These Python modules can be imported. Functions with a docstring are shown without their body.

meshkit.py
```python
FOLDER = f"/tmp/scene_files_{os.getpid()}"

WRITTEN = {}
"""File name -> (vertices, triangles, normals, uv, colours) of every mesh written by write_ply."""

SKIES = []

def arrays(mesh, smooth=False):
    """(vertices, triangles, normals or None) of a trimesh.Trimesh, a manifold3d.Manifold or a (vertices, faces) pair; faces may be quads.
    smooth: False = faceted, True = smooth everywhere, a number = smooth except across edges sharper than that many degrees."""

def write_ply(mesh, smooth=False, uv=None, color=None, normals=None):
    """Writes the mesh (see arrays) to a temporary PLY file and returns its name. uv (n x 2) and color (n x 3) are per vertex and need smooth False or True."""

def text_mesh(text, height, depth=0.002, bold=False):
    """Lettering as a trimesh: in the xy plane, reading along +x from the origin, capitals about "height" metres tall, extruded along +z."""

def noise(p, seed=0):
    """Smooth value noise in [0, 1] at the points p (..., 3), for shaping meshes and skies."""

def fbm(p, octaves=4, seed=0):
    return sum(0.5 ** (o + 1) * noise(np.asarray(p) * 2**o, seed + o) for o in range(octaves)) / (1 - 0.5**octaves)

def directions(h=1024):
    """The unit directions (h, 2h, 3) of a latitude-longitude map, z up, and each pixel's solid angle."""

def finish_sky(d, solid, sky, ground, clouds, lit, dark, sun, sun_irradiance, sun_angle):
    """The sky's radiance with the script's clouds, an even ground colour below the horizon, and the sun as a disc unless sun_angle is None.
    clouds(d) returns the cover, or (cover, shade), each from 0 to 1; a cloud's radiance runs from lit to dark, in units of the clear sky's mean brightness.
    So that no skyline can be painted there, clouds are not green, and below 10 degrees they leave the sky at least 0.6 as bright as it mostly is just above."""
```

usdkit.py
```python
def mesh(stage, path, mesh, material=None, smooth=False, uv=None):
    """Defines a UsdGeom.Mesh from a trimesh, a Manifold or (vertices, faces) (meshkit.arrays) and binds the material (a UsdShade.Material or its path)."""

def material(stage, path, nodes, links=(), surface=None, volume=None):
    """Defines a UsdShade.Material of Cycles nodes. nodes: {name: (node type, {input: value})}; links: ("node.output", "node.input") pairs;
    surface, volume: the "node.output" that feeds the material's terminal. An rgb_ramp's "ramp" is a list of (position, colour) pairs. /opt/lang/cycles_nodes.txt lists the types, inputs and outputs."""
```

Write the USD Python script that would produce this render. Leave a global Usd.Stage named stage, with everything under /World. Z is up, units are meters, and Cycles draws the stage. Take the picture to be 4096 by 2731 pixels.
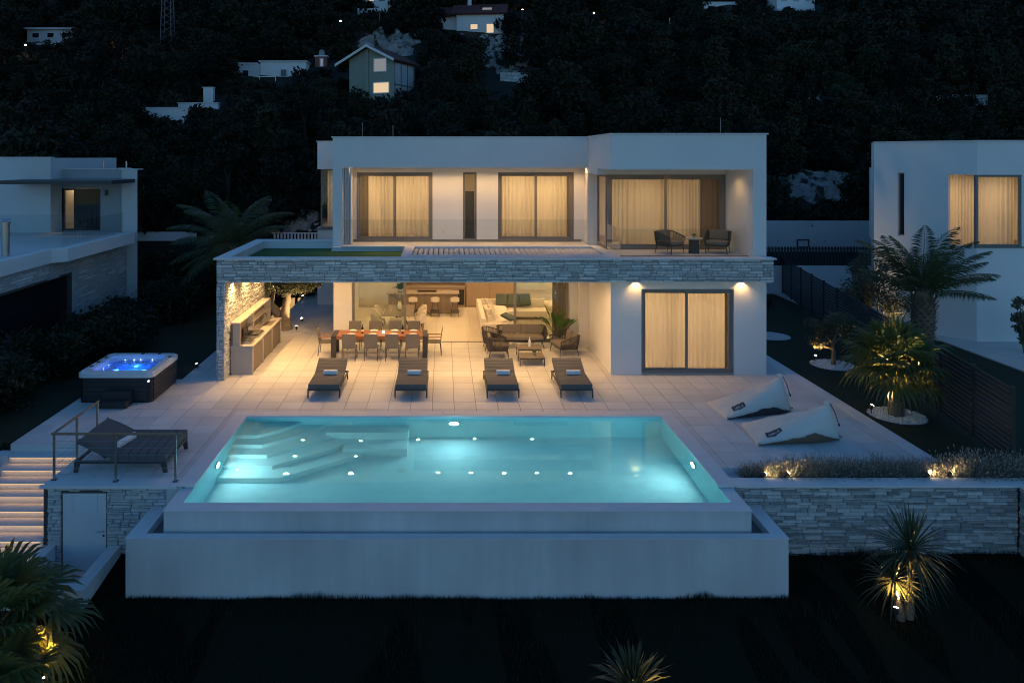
import math, numpy as np, trimesh, usdkit, meshkit
import shapely.geometry as sg
from shapely import box as sbox
from pxr import Usd, UsdGeom, UsdLux, UsdShade, Gf, Sdf, Vt

stage = Usd.Stage.CreateInMemory()
UsdGeom.SetStageUpAxis(stage, 'Z')
UsdGeom.Xform.Define(stage, '/World')

# ------------------------------------------------------------------ camera, sky, exposure
CAM_H, FOC = 6.85, 3015.0 / 4096 * 36
camera = UsdGeom.Camera.Define(stage, '/World/camera')
camera.CreateHorizontalApertureAttr(36.0)
camera.CreateFocalLengthAttr(FOC)
camera.CreateHorizontalApertureOffsetAttr(275.0 / 4096 * 36)
camera.CreateVerticalApertureOffsetAttr(-737.5 / 4096 * 36)
camera.AddTranslateOp().Set((0, 0, CAM_H))
camera.AddRotateXYZOp().Set((90, 0, 0))
camera.CreateExposureAttr(0.54)

sky = UsdLux.DomeLight.Define(stage, '/World/sky')
SUN_EL, SUN_ROT = math.radians(6.0), 0.0          # dusk: the sun is down behind the mountain (+y), only the sky lights the place
sky_mat = usdkit.material(stage, '/World/Looks/sky', {
    's': ('sky_texture', {'sky_type': 'single_scattering', 'sun_disc': False, 'sun_elevation': SUN_EL, 'sun_rotation': SUN_ROT,
                          'ozone_density': 4.2, 'air_density': 1.0, 'aerosol_density': 0.4}),
    'b': ('background_shader', {'strength': 0.148})}, [('s.color', 'b.color')], surface='b.background')
UsdShade.MaterialBindingAPI.Apply(sky.GetPrim()).Bind(sky_mat)
sky.GetPrim().SetCustomDataByKey('kind', 'structure')

WARM = (1.0, 0.57, 0.20)          # the lamps' colour
S_DOWN, S_ROOM, S_POOL, S_SPOT, S_STEP = 700.0, 290.0, 150.0, 10000.0, 4.2   # strengths of the lamps' lenses

# ------------------------------------------------------------------ helpers
rng = np.random.default_rng(7)
PXC, PYC, FPX = 1773.0, 628.0, 3015.0
used = {}


def uniq(parent, name):
    k = parent + '/' + name
    n = used.get(k, 0)
    used[k] = n + 1
    return k if n == 0 else f'{k}_{n:03d}'


def data(prim, label=None, cat=None, group=None, kind=None):
    for k, v in (('label', label), ('category', cat), ('group', group), ('kind', kind)):
        if v:
            prim.SetCustomDataByKey(k, v)
    return prim


def thing(name, label, cat, loc=(0, 0, 0), rz=0.0, group=None, scale=None):
    p = uniq('/World', name)
    x = UsdGeom.Xform.Define(stage, p)
    x.AddTranslateOp().Set(Gf.Vec3d(*map(float, loc)))
    x.AddRotateZOp().Set(float(rz))
    if scale is not None:
        x.AddScaleOp().Set(Gf.Vec3f(*([float(scale)] * 3 if np.ndim(scale) == 0 else map(float, scale))))
    data(x.GetPrim(), label, cat, group)
    return p


def copy(src, loc, rz=0.0, label=None, group=None, scale=None, name=None):
    """A further individual of the same kind: its parts come by reference from the first one."""
    s = stage.GetPrimAtPath(src)
    d = s.GetCustomData()
    base = name or src.split('/')[-1]
    base = base[:-4] if base[-4:-3] == '_' and base[-3:].isdigit() else base
    p = thing(base, label or d.get('label'), d.get('category'), loc, rz, group or d.get('group'), scale)
    pr = stage.GetPrimAtPath(p)
    pr.GetReferences().AddInternalReference(Sdf.Path(src))
    pr.SetInstanceable(True)
    return p


class MB:
    def __init__(self):
        self.v, self.f, self.n = [], [], 0

    def add(self, v, f):
        v = np.asarray(v, float)
        if isinstance(f, list) and len({len(q) for q in f}) > 1:
            f = [t for q in f for t in ((q[:3], (q[0], q[2], q[3])) if len(q) == 4 else (q,))]
        f = np.asarray(f, int)
        if f.shape[1] == 4:
            f = np.vstack([f[:, [0, 1, 2]], f[:, [0, 2, 3]]])
        self.v.append(v); self.f.append(f + self.n); self.n += len(v)
        return self

    def tm(self, m):
        return self.add(m.vertices, m.faces)

    def box(self, x0, x1, y0, y1, z0, z1):
        v = [(x0, y0, z0), (x1, y0, z0), (x1, y1, z0), (x0, y1, z0), (x0, y0, z1), (x1, y0, z1), (x1, y1, z1), (x0, y1, z1)]
        f = [(0, 3, 2, 1), (4, 5, 6, 7), (0, 1, 5, 4), (1, 2, 6, 5), (2, 3, 7, 6), (3, 0, 4, 7)]
        return self.add(v, f)

    def rbox(self, x0, x1, y0, y1, z0, z1, r=.03, puff=0.0, n=2):
        """A box with rounded edges; puff swells its faces like a cushion."""
        c = np.array([(x0 + x1) / 2, (y0 + y1) / 2, (z0 + z1) / 2]); h = np.array([x1 - x0, y1 - y0, z1 - z0]) / 2
        r = min(r, h.min() * .98)
        m = trimesh.creation.box((2, 2, 2))
        k = 3 if puff else n
        g = np.linspace(-1, 1, 2 * k + 2)
        pts, faces = [], []
        N = len(g)
        for ax in range(3):
            for s in (-1, 1):
                a, b = (ax + 1) % 3, (ax + 2) % 3
                u, w = np.meshgrid(g, g, indexing='ij')
                p = np.zeros((N, N, 3)); p[..., ax] = s; p[..., a] = u; p[..., b] = w
                o = len(pts) * N * N
                i = np.arange(N * N).reshape(N, N) + o
                q = np.stack([i[:-1, :-1], i[1:, :-1], i[1:, 1:], i[:-1, 1:]], -1).reshape(-1, 4)
                faces.append(q if s > 0 else q[:, ::-1]); pts.append(p.reshape(-1, 3))
        p = np.vstack(pts)
        # grid of unit cube -> remap so that the outer cells are the rounded rim
        t = np.sign(p) * np.where(np.abs(p) > g[-2] + 1e-9, 1.0, np.abs(p) / g[-2] * .999)
        inner = h - r
        core = np.clip(t * h, -inner, inner) if not puff else np.clip(p * h, -inner, inner)
        q = p * h
        d = q - core
        L = np.linalg.norm(d, axis=1, keepdims=True)
        out = core + d / np.maximum(L, 1e-9) * r * (L > 1e-9)
        if puff:
            w = np.prod(1 - np.clip(np.abs(out) / h, 0, 1) ** 2 * np.array([.9, .9, 0]), axis=1, keepdims=True)
            out = out + np.sign(out) * np.array([0, 0, puff]) * w * (np.abs(out[:, 2:]) > h[2] * .6)
        return self.add(out + c, np.vstack(faces))

    def tube(self, pts, r, n=6, cap=True):
        pts = np.asarray(pts, float); m = len(pts)
        r = np.full(m, r) if np.ndim(r) == 0 else np.asarray(r, float)
        t = np.gradient(pts, axis=0); t /= np.maximum(np.linalg.norm(t, axis=1, keepdims=True), 1e-9)
        up = np.array([0, 0, 1.0]) if abs(t[0, 2]) < .9 else np.array([1.0, 0, 0])
        rings = []
        for i in range(m):
            a = np.cross(t[i], up); a /= max(np.linalg.norm(a), 1e-9); b = np.cross(t[i], a)
            th = np.arange(n) / n * 2 * math.pi
            rings.append(pts[i] + r[i] * (np.cos(th)[:, None] * a + np.sin(th)[:, None] * b)); up = np.cross(a, t[i]) if abs(t[i] @ up) > .95 else up
        v = np.vstack(rings); f = []
        for i in range(m - 1):
            for j in range(n):
                f.append((i * n + j, (i + 1) * n + j, (i + 1) * n + (j + 1) % n, i * n + (j + 1) % n))
        self.add(v, f)
        if cap:
            for o, s in ((0, 1), ((m - 1) * n, -1)):
                self.add(v[o:o + n], [(0, j + 1, j) if s < 0 else (0, j, j + 1) for j in range(1, n - 1)])
        return self

    def cyl(self, x, y, z0, z1, r0, r1=None, n=16):
        r1 = r0 if r1 is None else r1
        return self.tube([(x, y, z0), (x, y, z1)], [r0, r1], n)

    def lathe(self, prof, loc=(0, 0, 0), n=16):
        prof = np.asarray(prof, float); th = np.arange(n) / n * 2 * math.pi
        v = np.vstack([np.stack([r * np.cos(th), r * np.sin(th), np.full(n, z)], 1) for r, z in prof]) + np.asarray(loc, float)
        f = [(i * n + j, i * n + (j + 1) % n, (i + 1) * n + (j + 1) % n, (i + 1) * n + j) for i in range(len(prof) - 1) for j in range(n)]
        return self.add(v, f)

    def poly(self, shape, z0, z1):
        for g in getattr(shape, 'geoms', [shape]):
            self.tm(trimesh.creation.extrude_polygon(g, z1 - z0, engine='earcut').apply_translation((0, 0, z0)))
        return self

    def wall_xz(self, shape, y0, y1):
        """A wall whose outline, holes and all, is drawn in x and z."""
        for g in getattr(shape, 'geoms', [shape]):
            m = trimesh.creation.extrude_polygon(g, y1 - y0, engine='earcut')
            v = np.array(m.vertices); self.add(np.stack([v[:, 0], y1 - v[:, 2], v[:, 1]], 1), m.faces)
        return self

    def move(self, loc=(0, 0, 0), rz=0, rx=0, ry=0):
        R = trimesh.transformations.euler_matrix(math.radians(rx), math.radians(ry), math.radians(rz))[:3, :3]
        self.v = [v @ R.T + np.asarray(loc, float) for v in self.v]
        return self

    def arrays(self):
        return np.vstack(self.v), np.vstack(self.f)


def join(*mbs):
    r = MB()
    for m in mbs:
        v, f = m.arrays(); r.add(v, f)
    return r


def part(parent, name, mb, mat, smooth=False, label=None, kind=None):
    p = uniq(parent, name)
    m = usdkit.mesh(stage, p, mb.arrays() if isinstance(mb, MB) else mb, M[mat], smooth)
    data(m.GetPrim(), label, None, None, kind)
    return p


def solo(name, mb, mat, label=None, cat=None, group=None, kind=None, smooth=False):
    p = part('/World', name, mb, mat, smooth)
    data(stage.GetPrimAtPath(p), label, cat, group, kind)
    return p


def empty_structure(name, kind='structure'):
    p = uniq('/World', name)
    data(UsdGeom.Xform.Define(stage, p).GetPrim(), None, None, None, kind)
    return p


def at(dx, dy, Y):
    """The point at distance Y that stands at (dx, dy) in the photograph scaled to 2352 pixels."""
    return np.array([(dx * 1.7415 - PXC) * Y / FPX, Y, CAM_H - (dy * 1.7415 - PYC) * Y / FPX])


# ------------------------------------------------------------------ materials
M = {}


def mat(name, color, rough=.6, var=0.0, scale=6.0, bump=0.0, bscale=40.0, rand=0.0, metal=0.0, island=0.0, spec=.5, detail=4, extra=None):
    """A principled surface: colour with noise (var), with a shift per object (rand) or per loose piece (island), fine relief (bump)."""
    n = {'p': ('principled_bsdf', {'base_color': color, 'roughness': rough, 'metallic': metal, 'specular_ior_level': spec, **(extra or {})})}
    L = []
    last = None
    if var or rand or island:
        n['c'] = ('mix_color', {'blend_type': 'multiply', 'fac': 1.0, 'a': color, 'b': (1, 1, 1), 'use_clamp': False})
        n['sum'] = ('math', {'math_type': 'add', 'value1': 0.0, 'value2': 0.0})
        if var:
            n['tc'] = ('texture_coordinate', {})
            n['n'] = ('noise_texture', {'scale': scale, 'detail': detail, 'roughness': .6})
            n['nr'] = ('map_range', {'from_min': .25, 'from_max': .75, 'to_min': 1 - var, 'to_max': 1 + var})
            L += [('tc.object', 'n.vector'), ('n.fac', 'nr.value'), ('nr.result', 'sum.value1')]
        else:
            n['sum'][1]['value1'] = 1.0
        if rand:
            n['oi'] = ('object_info', {})
            n['or'] = ('map_range', {'from_min': 0, 'from_max': 1, 'to_min': -rand, 'to_max': rand})
            L += [('oi.random', 'or.value'), ('or.result', 'sum.value2')]
        if island:
            n['ge'] = ('geometry', {})
            n['ir'] = ('map_range', {'from_min': 0, 'from_max': 1, 'to_min': -island, 'to_max': island})
            n['s2'] = ('math', {'math_type': 'add', 'value1': 0.0, 'value2': 0.0})
            L += [('ge.random_per_island', 'ir.value'), ('ir.result', 's2.value1'), ('sum.value', 's2.value2')]
            L += [('s2.value', 'c.b')]
        else:
            L += [('sum.value', 'c.b')]
        L += [('c.result', 'p.base_color')]
    if bump:
        n['tb'] = ('texture_coordinate', {})
        n['bn'] = ('noise_texture', {'scale': bscale, 'detail': 5, 'roughness': .6})
        n['bu'] = ('bump', {'strength': bump, 'distance': .02})
        L += [('tb.object', 'bn.vector'), ('bn.fac', 'bu.height'), ('bu.normal', 'p.normal')]
    M[name] = usdkit.material(stage, '/World/Looks/' + name, n, L, surface='p.BSDF')


def glow(name, color, strength):
    M[name] = usdkit.material(stage, '/World/Looks/' + name, {'e': ('emission', {'color': color, 'strength': strength})}, [], surface='e.emission')


def leafmat(name, color, rough=.5, trans=.3, island=.35, tcol=None, spec=.4):
    n = {'p': ('principled_bsdf', {'base_color': color, 'roughness': rough, 'specular_ior_level': spec}), 't': ('translucent_bsdf', {'color': tcol or tuple(c * 1.3 for c in color)}),
         'm': ('mix_closure', {'fac': trans}), 'g': ('geometry', {}), 'r': ('map_range', {'from_min': 0, 'from_max': 1, 'to_min': 1 - island, 'to_max': 1 + island}),
         'c': ('mix_color', {'blend_type': 'multiply', 'fac': 1.0, 'a': color, 'use_clamp': False})}
    M[name] = usdkit.material(stage, '/World/Looks/' + name, n, [('g.random_per_island', 'r.value'), ('r.result', 'c.b'), ('c.result', 'p.base_color'),
                              ('p.BSDF', 'm.closure1'), ('t.BSDF', 'm.closure2')], surface='m.closure')


mat('plaster', (.74, .73, .72), .85, var=.035, scale=.8, bump=.12, bscale=160)
mat('plaster_inside', (.68, .64, .58), .85, var=.02, scale=1.0)
mat('wall_grey', (.55, .56, .57), .85, var=.05, scale=1.2, bump=.15, bscale=120)
mat('wall_slate', (.33, .36, .39), .85, var=.05, scale=1.2, bump=.15, bscale=120)
mat('coping', (.66, .65, .66), .7, var=.06, scale=3.0, bump=.08, bscale=90)
M['pool_concrete'] = usdkit.material(stage, '/World/Looks/pool_concrete', {
    'tc': ('texture_coordinate', {}), 'm1': ('mapping', {'scale': (1.6, 1.6, .14)}), 'n1': ('noise_texture', {'scale': 1.5, 'detail': 5, 'roughness': .65}), 'r1': ('map_range', {'from_min': .3, 'from_max': .7, 'to_min': .89, 'to_max': 1.05}),
    'n2': ('noise_texture', {'scale': .45, 'detail': 3}), 'r2': ('map_range', {'from_min': .3, 'from_max': .7, 'to_min': .86, 'to_max': 1.10}), 'mu': ('math', {'math_type': 'multiply'}),
    'c': ('mix_color', {'blend_type': 'multiply', 'fac': 1.0, 'a': (.62, .615, .62), 'use_clamp': False}), 'n3': ('noise_texture', {'scale': 80.0, 'detail': 4}), 'b': ('bump', {'strength': .12, 'distance': .02}), 'p': ('principled_bsdf', {'roughness': .75})},
    [('tc.object', 'm1.vector'), ('m1.vector', 'n1.vector'), ('n1.fac', 'r1.value'), ('tc.object', 'n2.vector'), ('n2.fac', 'r2.value'), ('r1.result', 'mu.value1'), ('r2.result', 'mu.value2'), ('mu.value', 'c.b'), ('c.result', 'p.base_color'),
     ('tc.object', 'n3.vector'), ('n3.fac', 'b.height'), ('b.normal', 'p.normal')], surface='p.BSDF')
mat('tile', (.60, .585, .575), .55, var=.10, scale=.9, rand=.07, bump=.05, bscale=60)
mat('tile_rest', (.60, .585, .575), .55, var=.10, scale=.9, island=.07, bump=.05, bscale=60)
mat('joint', (.05, .048, .045), .9)
mat('inside_tile', (.62, .56, .48), .35, var=.04, scale=2.0, rand=.03)
mat('stone', (.54, .54, .535), .85, var=.16, scale=9, rand=.13, bump=.5, bscale=26)
mat('stone_rest', (.54, .54, .535), .85, var=.16, scale=9, island=.13, bump=.5, bscale=26)
mat('stone_bed', (.07, .07, .07), .95)
mat('stone_varied', (.50, .495, .485), .85, var=.2, scale=9, rand=.30, bump=.5, bscale=26)
mat('stone_varied_rest', (.50, .495, .485), .85, var=.2, scale=9, island=.30, bump=.5, bscale=26)
mat('bark_dark', (.03, .024, .018), .95)
mat('pool_tile', (.78, .84, .83), .5, var=.06, scale=1.4)
mat('pool_wall', (.56, .80, .81), .5, var=.05, scale=1.4)
mat('frame', (.19, .178, .165), .45, rand=.06)
mat('dark_metal', (.035, .036, .04), .45)
mat('steel', (.45, .46, .47), .28, metal=1.0)
mat('wood_rail', (.23, .15, .09), .5, var=.2, scale=18)
mat('teak', (.33, .125, .055), .45, var=.22, scale=14, rand=.12)
mat('fabric_dark', (.105, .103, .105), .95, var=.10, scale=60, bump=.25, bscale=300)
mat('fabric_taupe', (.17, .145, .125), .95, var=.10, scale=60, bump=.25, bscale=300)
mat('chair_fabric', (.16, .145, .135), .9, var=.1, scale=70, bump=.2, bscale=250)
mat('rope', (.060, .055, .052), .85, var=.25, scale=120)
mat('towel', (.78, .79, .81), .95, var=.04, scale=30, bump=.35, bscale=200)
mat('ceramic', (.82, .82, .80), .25)
mat('bottle_dark', (.018, .012, .012), .12)
mat('bottle_gold', (.70, .62, .45), .3)
mat('kitchen_stone', (.42, .385, .355), .55, var=.06, scale=5, bump=.05)
mat('slat_wood', (.16, .13, .105), .55, var=.15, scale=20)
mat('louvre', (.50, .50, .51), .5, rand=.03)
mat('turf', (.035, .12, .022), .9, var=.35, scale=60, bump=.8, bscale=180)
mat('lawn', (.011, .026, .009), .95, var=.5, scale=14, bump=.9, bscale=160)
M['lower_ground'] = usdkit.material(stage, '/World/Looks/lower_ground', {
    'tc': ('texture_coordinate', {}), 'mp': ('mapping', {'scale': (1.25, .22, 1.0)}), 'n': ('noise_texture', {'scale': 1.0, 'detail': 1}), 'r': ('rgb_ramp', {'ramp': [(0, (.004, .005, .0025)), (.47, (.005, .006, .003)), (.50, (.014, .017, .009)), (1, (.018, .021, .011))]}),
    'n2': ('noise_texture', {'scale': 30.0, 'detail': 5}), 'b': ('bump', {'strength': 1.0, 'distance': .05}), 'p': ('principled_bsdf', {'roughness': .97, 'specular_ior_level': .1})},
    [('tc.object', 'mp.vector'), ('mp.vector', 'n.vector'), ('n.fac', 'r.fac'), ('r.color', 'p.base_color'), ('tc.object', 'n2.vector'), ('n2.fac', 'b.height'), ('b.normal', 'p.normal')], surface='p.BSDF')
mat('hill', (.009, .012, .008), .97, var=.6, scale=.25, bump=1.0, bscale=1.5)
mat('rock', (.30, .29, .275), .92, var=.30, scale=.8, rand=.2, bump=.8, bscale=5)
mat('pebble', (.74, .74, .75), .8, island=.12)
mat('bark', (.19, .135, .095), .9, var=.35, scale=14, bump=.9, bscale=30)
mat('bark_olive', (.22, .17, .12), .9, var=.30, scale=9, bump=.9, bscale=22)
mat('boot', (.21, .14, .09), .9, var=.3, scale=20, island=.35)
leafmat('leaf_fan', (.075, .115, .04), .42, .36, .35, (.20, .185, .05))
leafmat('leaf_date', (.075, .10, .05), .45, .22, .35, (.10, .12, .03))
leafmat('leaf_yucca', (.07, .088, .045), .42, .18, .40, (.13, .12, .04))
leafmat('leaf_olive', (.13, .135, .085), .55, .28, .45)
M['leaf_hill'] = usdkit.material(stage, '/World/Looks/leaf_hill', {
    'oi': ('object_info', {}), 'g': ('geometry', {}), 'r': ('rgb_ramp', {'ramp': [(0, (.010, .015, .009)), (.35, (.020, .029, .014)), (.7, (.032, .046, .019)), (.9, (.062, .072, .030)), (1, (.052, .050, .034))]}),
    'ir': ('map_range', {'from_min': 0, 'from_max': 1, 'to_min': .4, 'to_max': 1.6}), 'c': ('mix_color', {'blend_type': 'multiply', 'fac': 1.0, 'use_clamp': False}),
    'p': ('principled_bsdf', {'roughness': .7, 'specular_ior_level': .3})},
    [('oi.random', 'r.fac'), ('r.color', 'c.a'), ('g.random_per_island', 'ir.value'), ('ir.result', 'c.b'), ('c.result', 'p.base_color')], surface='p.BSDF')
leafmat('leaf_hedge', (.017, .032, .012), .55, .15, .6)
leafmat('leaf_lavender', (.27, .27, .235), .7, .25, .5)
leafmat('flower_dry', (.55, .48, .40), .8, .3, .4)
leafmat('leaf_banana', (.055, .13, .028), .35, .3, .25, (.12, .20, .03))
leafmat('leaf_grass', (.016, .022, .008), .7, .2, .5)
mat('spa_shell', (.66, .68, .72), .25, var=.05, scale=5)
mat('spa_side', (.022, .022, .025), .5, rand=.15)
mat('bag_fabric', (.70, .655, .59), .9, var=.05, scale=5, bump=.25, bscale=120)
mat('bag_dark', (.045, .043, .048), .9, bump=.2, bscale=150)
mat('bag_brown', (.20, .12, .07), .9, bump=.2, bscale=150)
mat('print_dark', (.045, .050, .062), .8)
mat('print_light', (.62, .62, .62), .8)
mat('fence_dark', (.022, .024, .027), .5, rand=.15)
mat('door_white', (.66, .68, .70), .5)
mat('house_green', (.27, .30, .25), .85, var=.08, scale=2)
mat('roof_red', (.085, .022, .017), .85, var=.2, scale=8)
mat('brick_red', (.22, .085, .06), .85, var=.25, scale=10)
mat('black', (.008, .008, .009), .4)
mat('black_glass', (.006, .007, .009), .06)
mat('sofa_white', (.66, .60, .52), .9, bump=.15, bscale=200)
mat('cushion_green', (.07, .095, .085), .9, var=.1, scale=20)
mat('cabinet', (.34, .25, .175), .5, rand=.04)
mat('cabinet_white', (.60, .57, .53), .5)
mat('walnut', (.16, .09, .05), .45, var=.2, scale=12)
mat('island_stone', (.30, .26, .225), .4, var=.15, scale=6)
mat('rug', (.28, .24, .19), .95, var=.3, scale=5)
mat('screen_pale', (.55, .60, .60), .4)
mat('soil', (.03, .025, .02), .95)
mat('amber_pot', (.30, .28, .25), .7)
mat('concrete_dark', (.16, .16, .165), .8, var=.1, scale=8)
glow('lamp_down', WARM, S_DOWN)
glow('lamp_wash', WARM, S_DOWN * 8.0)
glow('lamp_wall', WARM, S_DOWN * 1.5)
glow('lamp_up', WARM, S_DOWN * 1.7)
glow('lamp_spot_front', (1.0, .70, .32), S_SPOT * 6)
glow('lamp_spot_strong', (1.0, .68, .30), S_SPOT * 2.4)
glow('lamp_glare', (1.0, .72, .40), 60.0)
glow('lamp_room', (1.0, .63, .29), S_ROOM)
glow('lamp_path', (1.0, .66, .30), S_SPOT * .12)
glow('lamp_living', (1.0, .62, .27), S_ROOM * 1.5)
glow('lamp_pool', (.62, .93, 1.0), S_POOL)
glow('lamp_spot', (1.0, .66, .30), S_SPOT)
glow('lamp_step', (1.0, .56, .20), S_STEP)
glow('lamp_spa', (.015, .15, 1.0), 46.0)
glow('lamp_spa_dot', (.45, .65, 1.0), 9.0)
glow('lamp_street', (1.0, .50, .16), 90.0)
glow('window_warm', (1.0, .74, .46), .55)
glow('window_cool', (.75, .80, .85), .20)
glow('pendant', (1.0, .70, .36), 14.0)
glow('candle', (1.0, .85, .65), 2.0)

M['glass'] = usdkit.material(stage, '/World/Looks/glass', {
    't': ('transparent_bsdf', {'color': (.93, .95, .945)}), 'g': ('glossy_bsdf', {'color': (1, 1, 1), 'roughness': .01}), 'f': ('fresnel', {'IOR': 1.45}),
    'm': ('mix_closure', {}), 'ge': ('geometry', {}), 'iv': ('math', {'math_type': 'subtract', 'value1': 1.0}), 'mu': ('math', {'math_type': 'multiply'})}, [('ge.backfacing', 'iv.value2'), ('iv.value', 'mu.value1'), ('f.fac', 'mu.value2'), ('mu.value', 'm.fac'), ('t.BSDF', 'm.closure1'), ('g.BSDF', 'm.closure2')], surface='m.closure')
M['glass_tint'] = usdkit.material(stage, '/World/Looks/glass_tint', {
    't': ('transparent_bsdf', {'color': (.84, .88, .85)}), 'g': ('glossy_bsdf', {'color': (1, 1, 1), 'roughness': .01}), 'f': ('fresnel', {'IOR': 1.55}),
    'm': ('mix_closure', {}), 'ge': ('geometry', {}), 'iv': ('math', {'math_type': 'subtract', 'value1': 1.0}), 'mu': ('math', {'math_type': 'multiply'})}, [('ge.backfacing', 'iv.value2'), ('iv.value', 'mu.value1'), ('f.fac', 'mu.value2'), ('mu.value', 'm.fac'), ('t.BSDF', 'm.closure1'), ('g.BSDF', 'm.closure2')], surface='m.closure')
M['curtain'] = usdkit.material(stage, '/World/Looks/curtain', {
    'd': ('diffuse_bsdf', {'color': (.62, .57, .49)}), 't': ('translucent_bsdf', {'color': (.66, .60, .50)}), 'x': ('transparent_bsdf', {'color': (.9, .86, .78)}),
    'm': ('mix_closure', {'fac': .62}), 'k': ('mix_closure', {'fac': .12})},
    [('d.BSDF', 'm.closure1'), ('t.BSDF', 'm.closure2'), ('m.closure', 'k.closure1'), ('x.BSDF', 'k.closure2')], surface='k.closure')
M['curtain_dark'] = usdkit.material(stage, '/World/Looks/curtain_dark', {
    'd': ('diffuse_bsdf', {'color': (.22, .19, .16)}), 't': ('translucent_bsdf', {'color': (.16, .13, .10)}), 'm': ('mix_closure', {'fac': .5})},
    [('d.BSDF', 'm.closure1'), ('t.BSDF', 'm.closure2')], surface='m.closure')
M['pool_water'] = usdkit.material(stage, '/World/Looks/pool_water', {
    'g': ('glass_bsdf', {'color': (.56, .93, .945), 'roughness': 0.0, 'IOR': 1.33}), 'tc': ('texture_coordinate', {}), 'mp': ('mapping', {'scale': (1.0, .7, 1.0)}),
    'n': ('noise_texture', {'scale': 1.6, 'detail': 2}), 'b': ('bump', {'strength': .03, 'distance': .05})},
    [('tc.object', 'mp.vector'), ('mp.vector', 'n.vector'), ('n.fac', 'b.height'), ('b.normal', 'g.normal')], surface='g.BSDF')
M['spa_water'] = usdkit.material(stage, '/World/Looks/spa_water', {
    'g': ('glass_bsdf', {'color': (.75, .85, 1.0), 'roughness': 0.02, 'IOR': 1.33}), 'tc': ('texture_coordinate', {}),
    'n': ('noise_texture', {'scale': 7.0, 'detail': 2}), 'b': ('bump', {'strength': .25, 'distance': .04})},
    [('tc.object', 'n.vector'), ('n.fac', 'b.height'), ('b.normal', 'g.normal')], surface='g.BSDF')
M['clear'] = M['glass']


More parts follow.
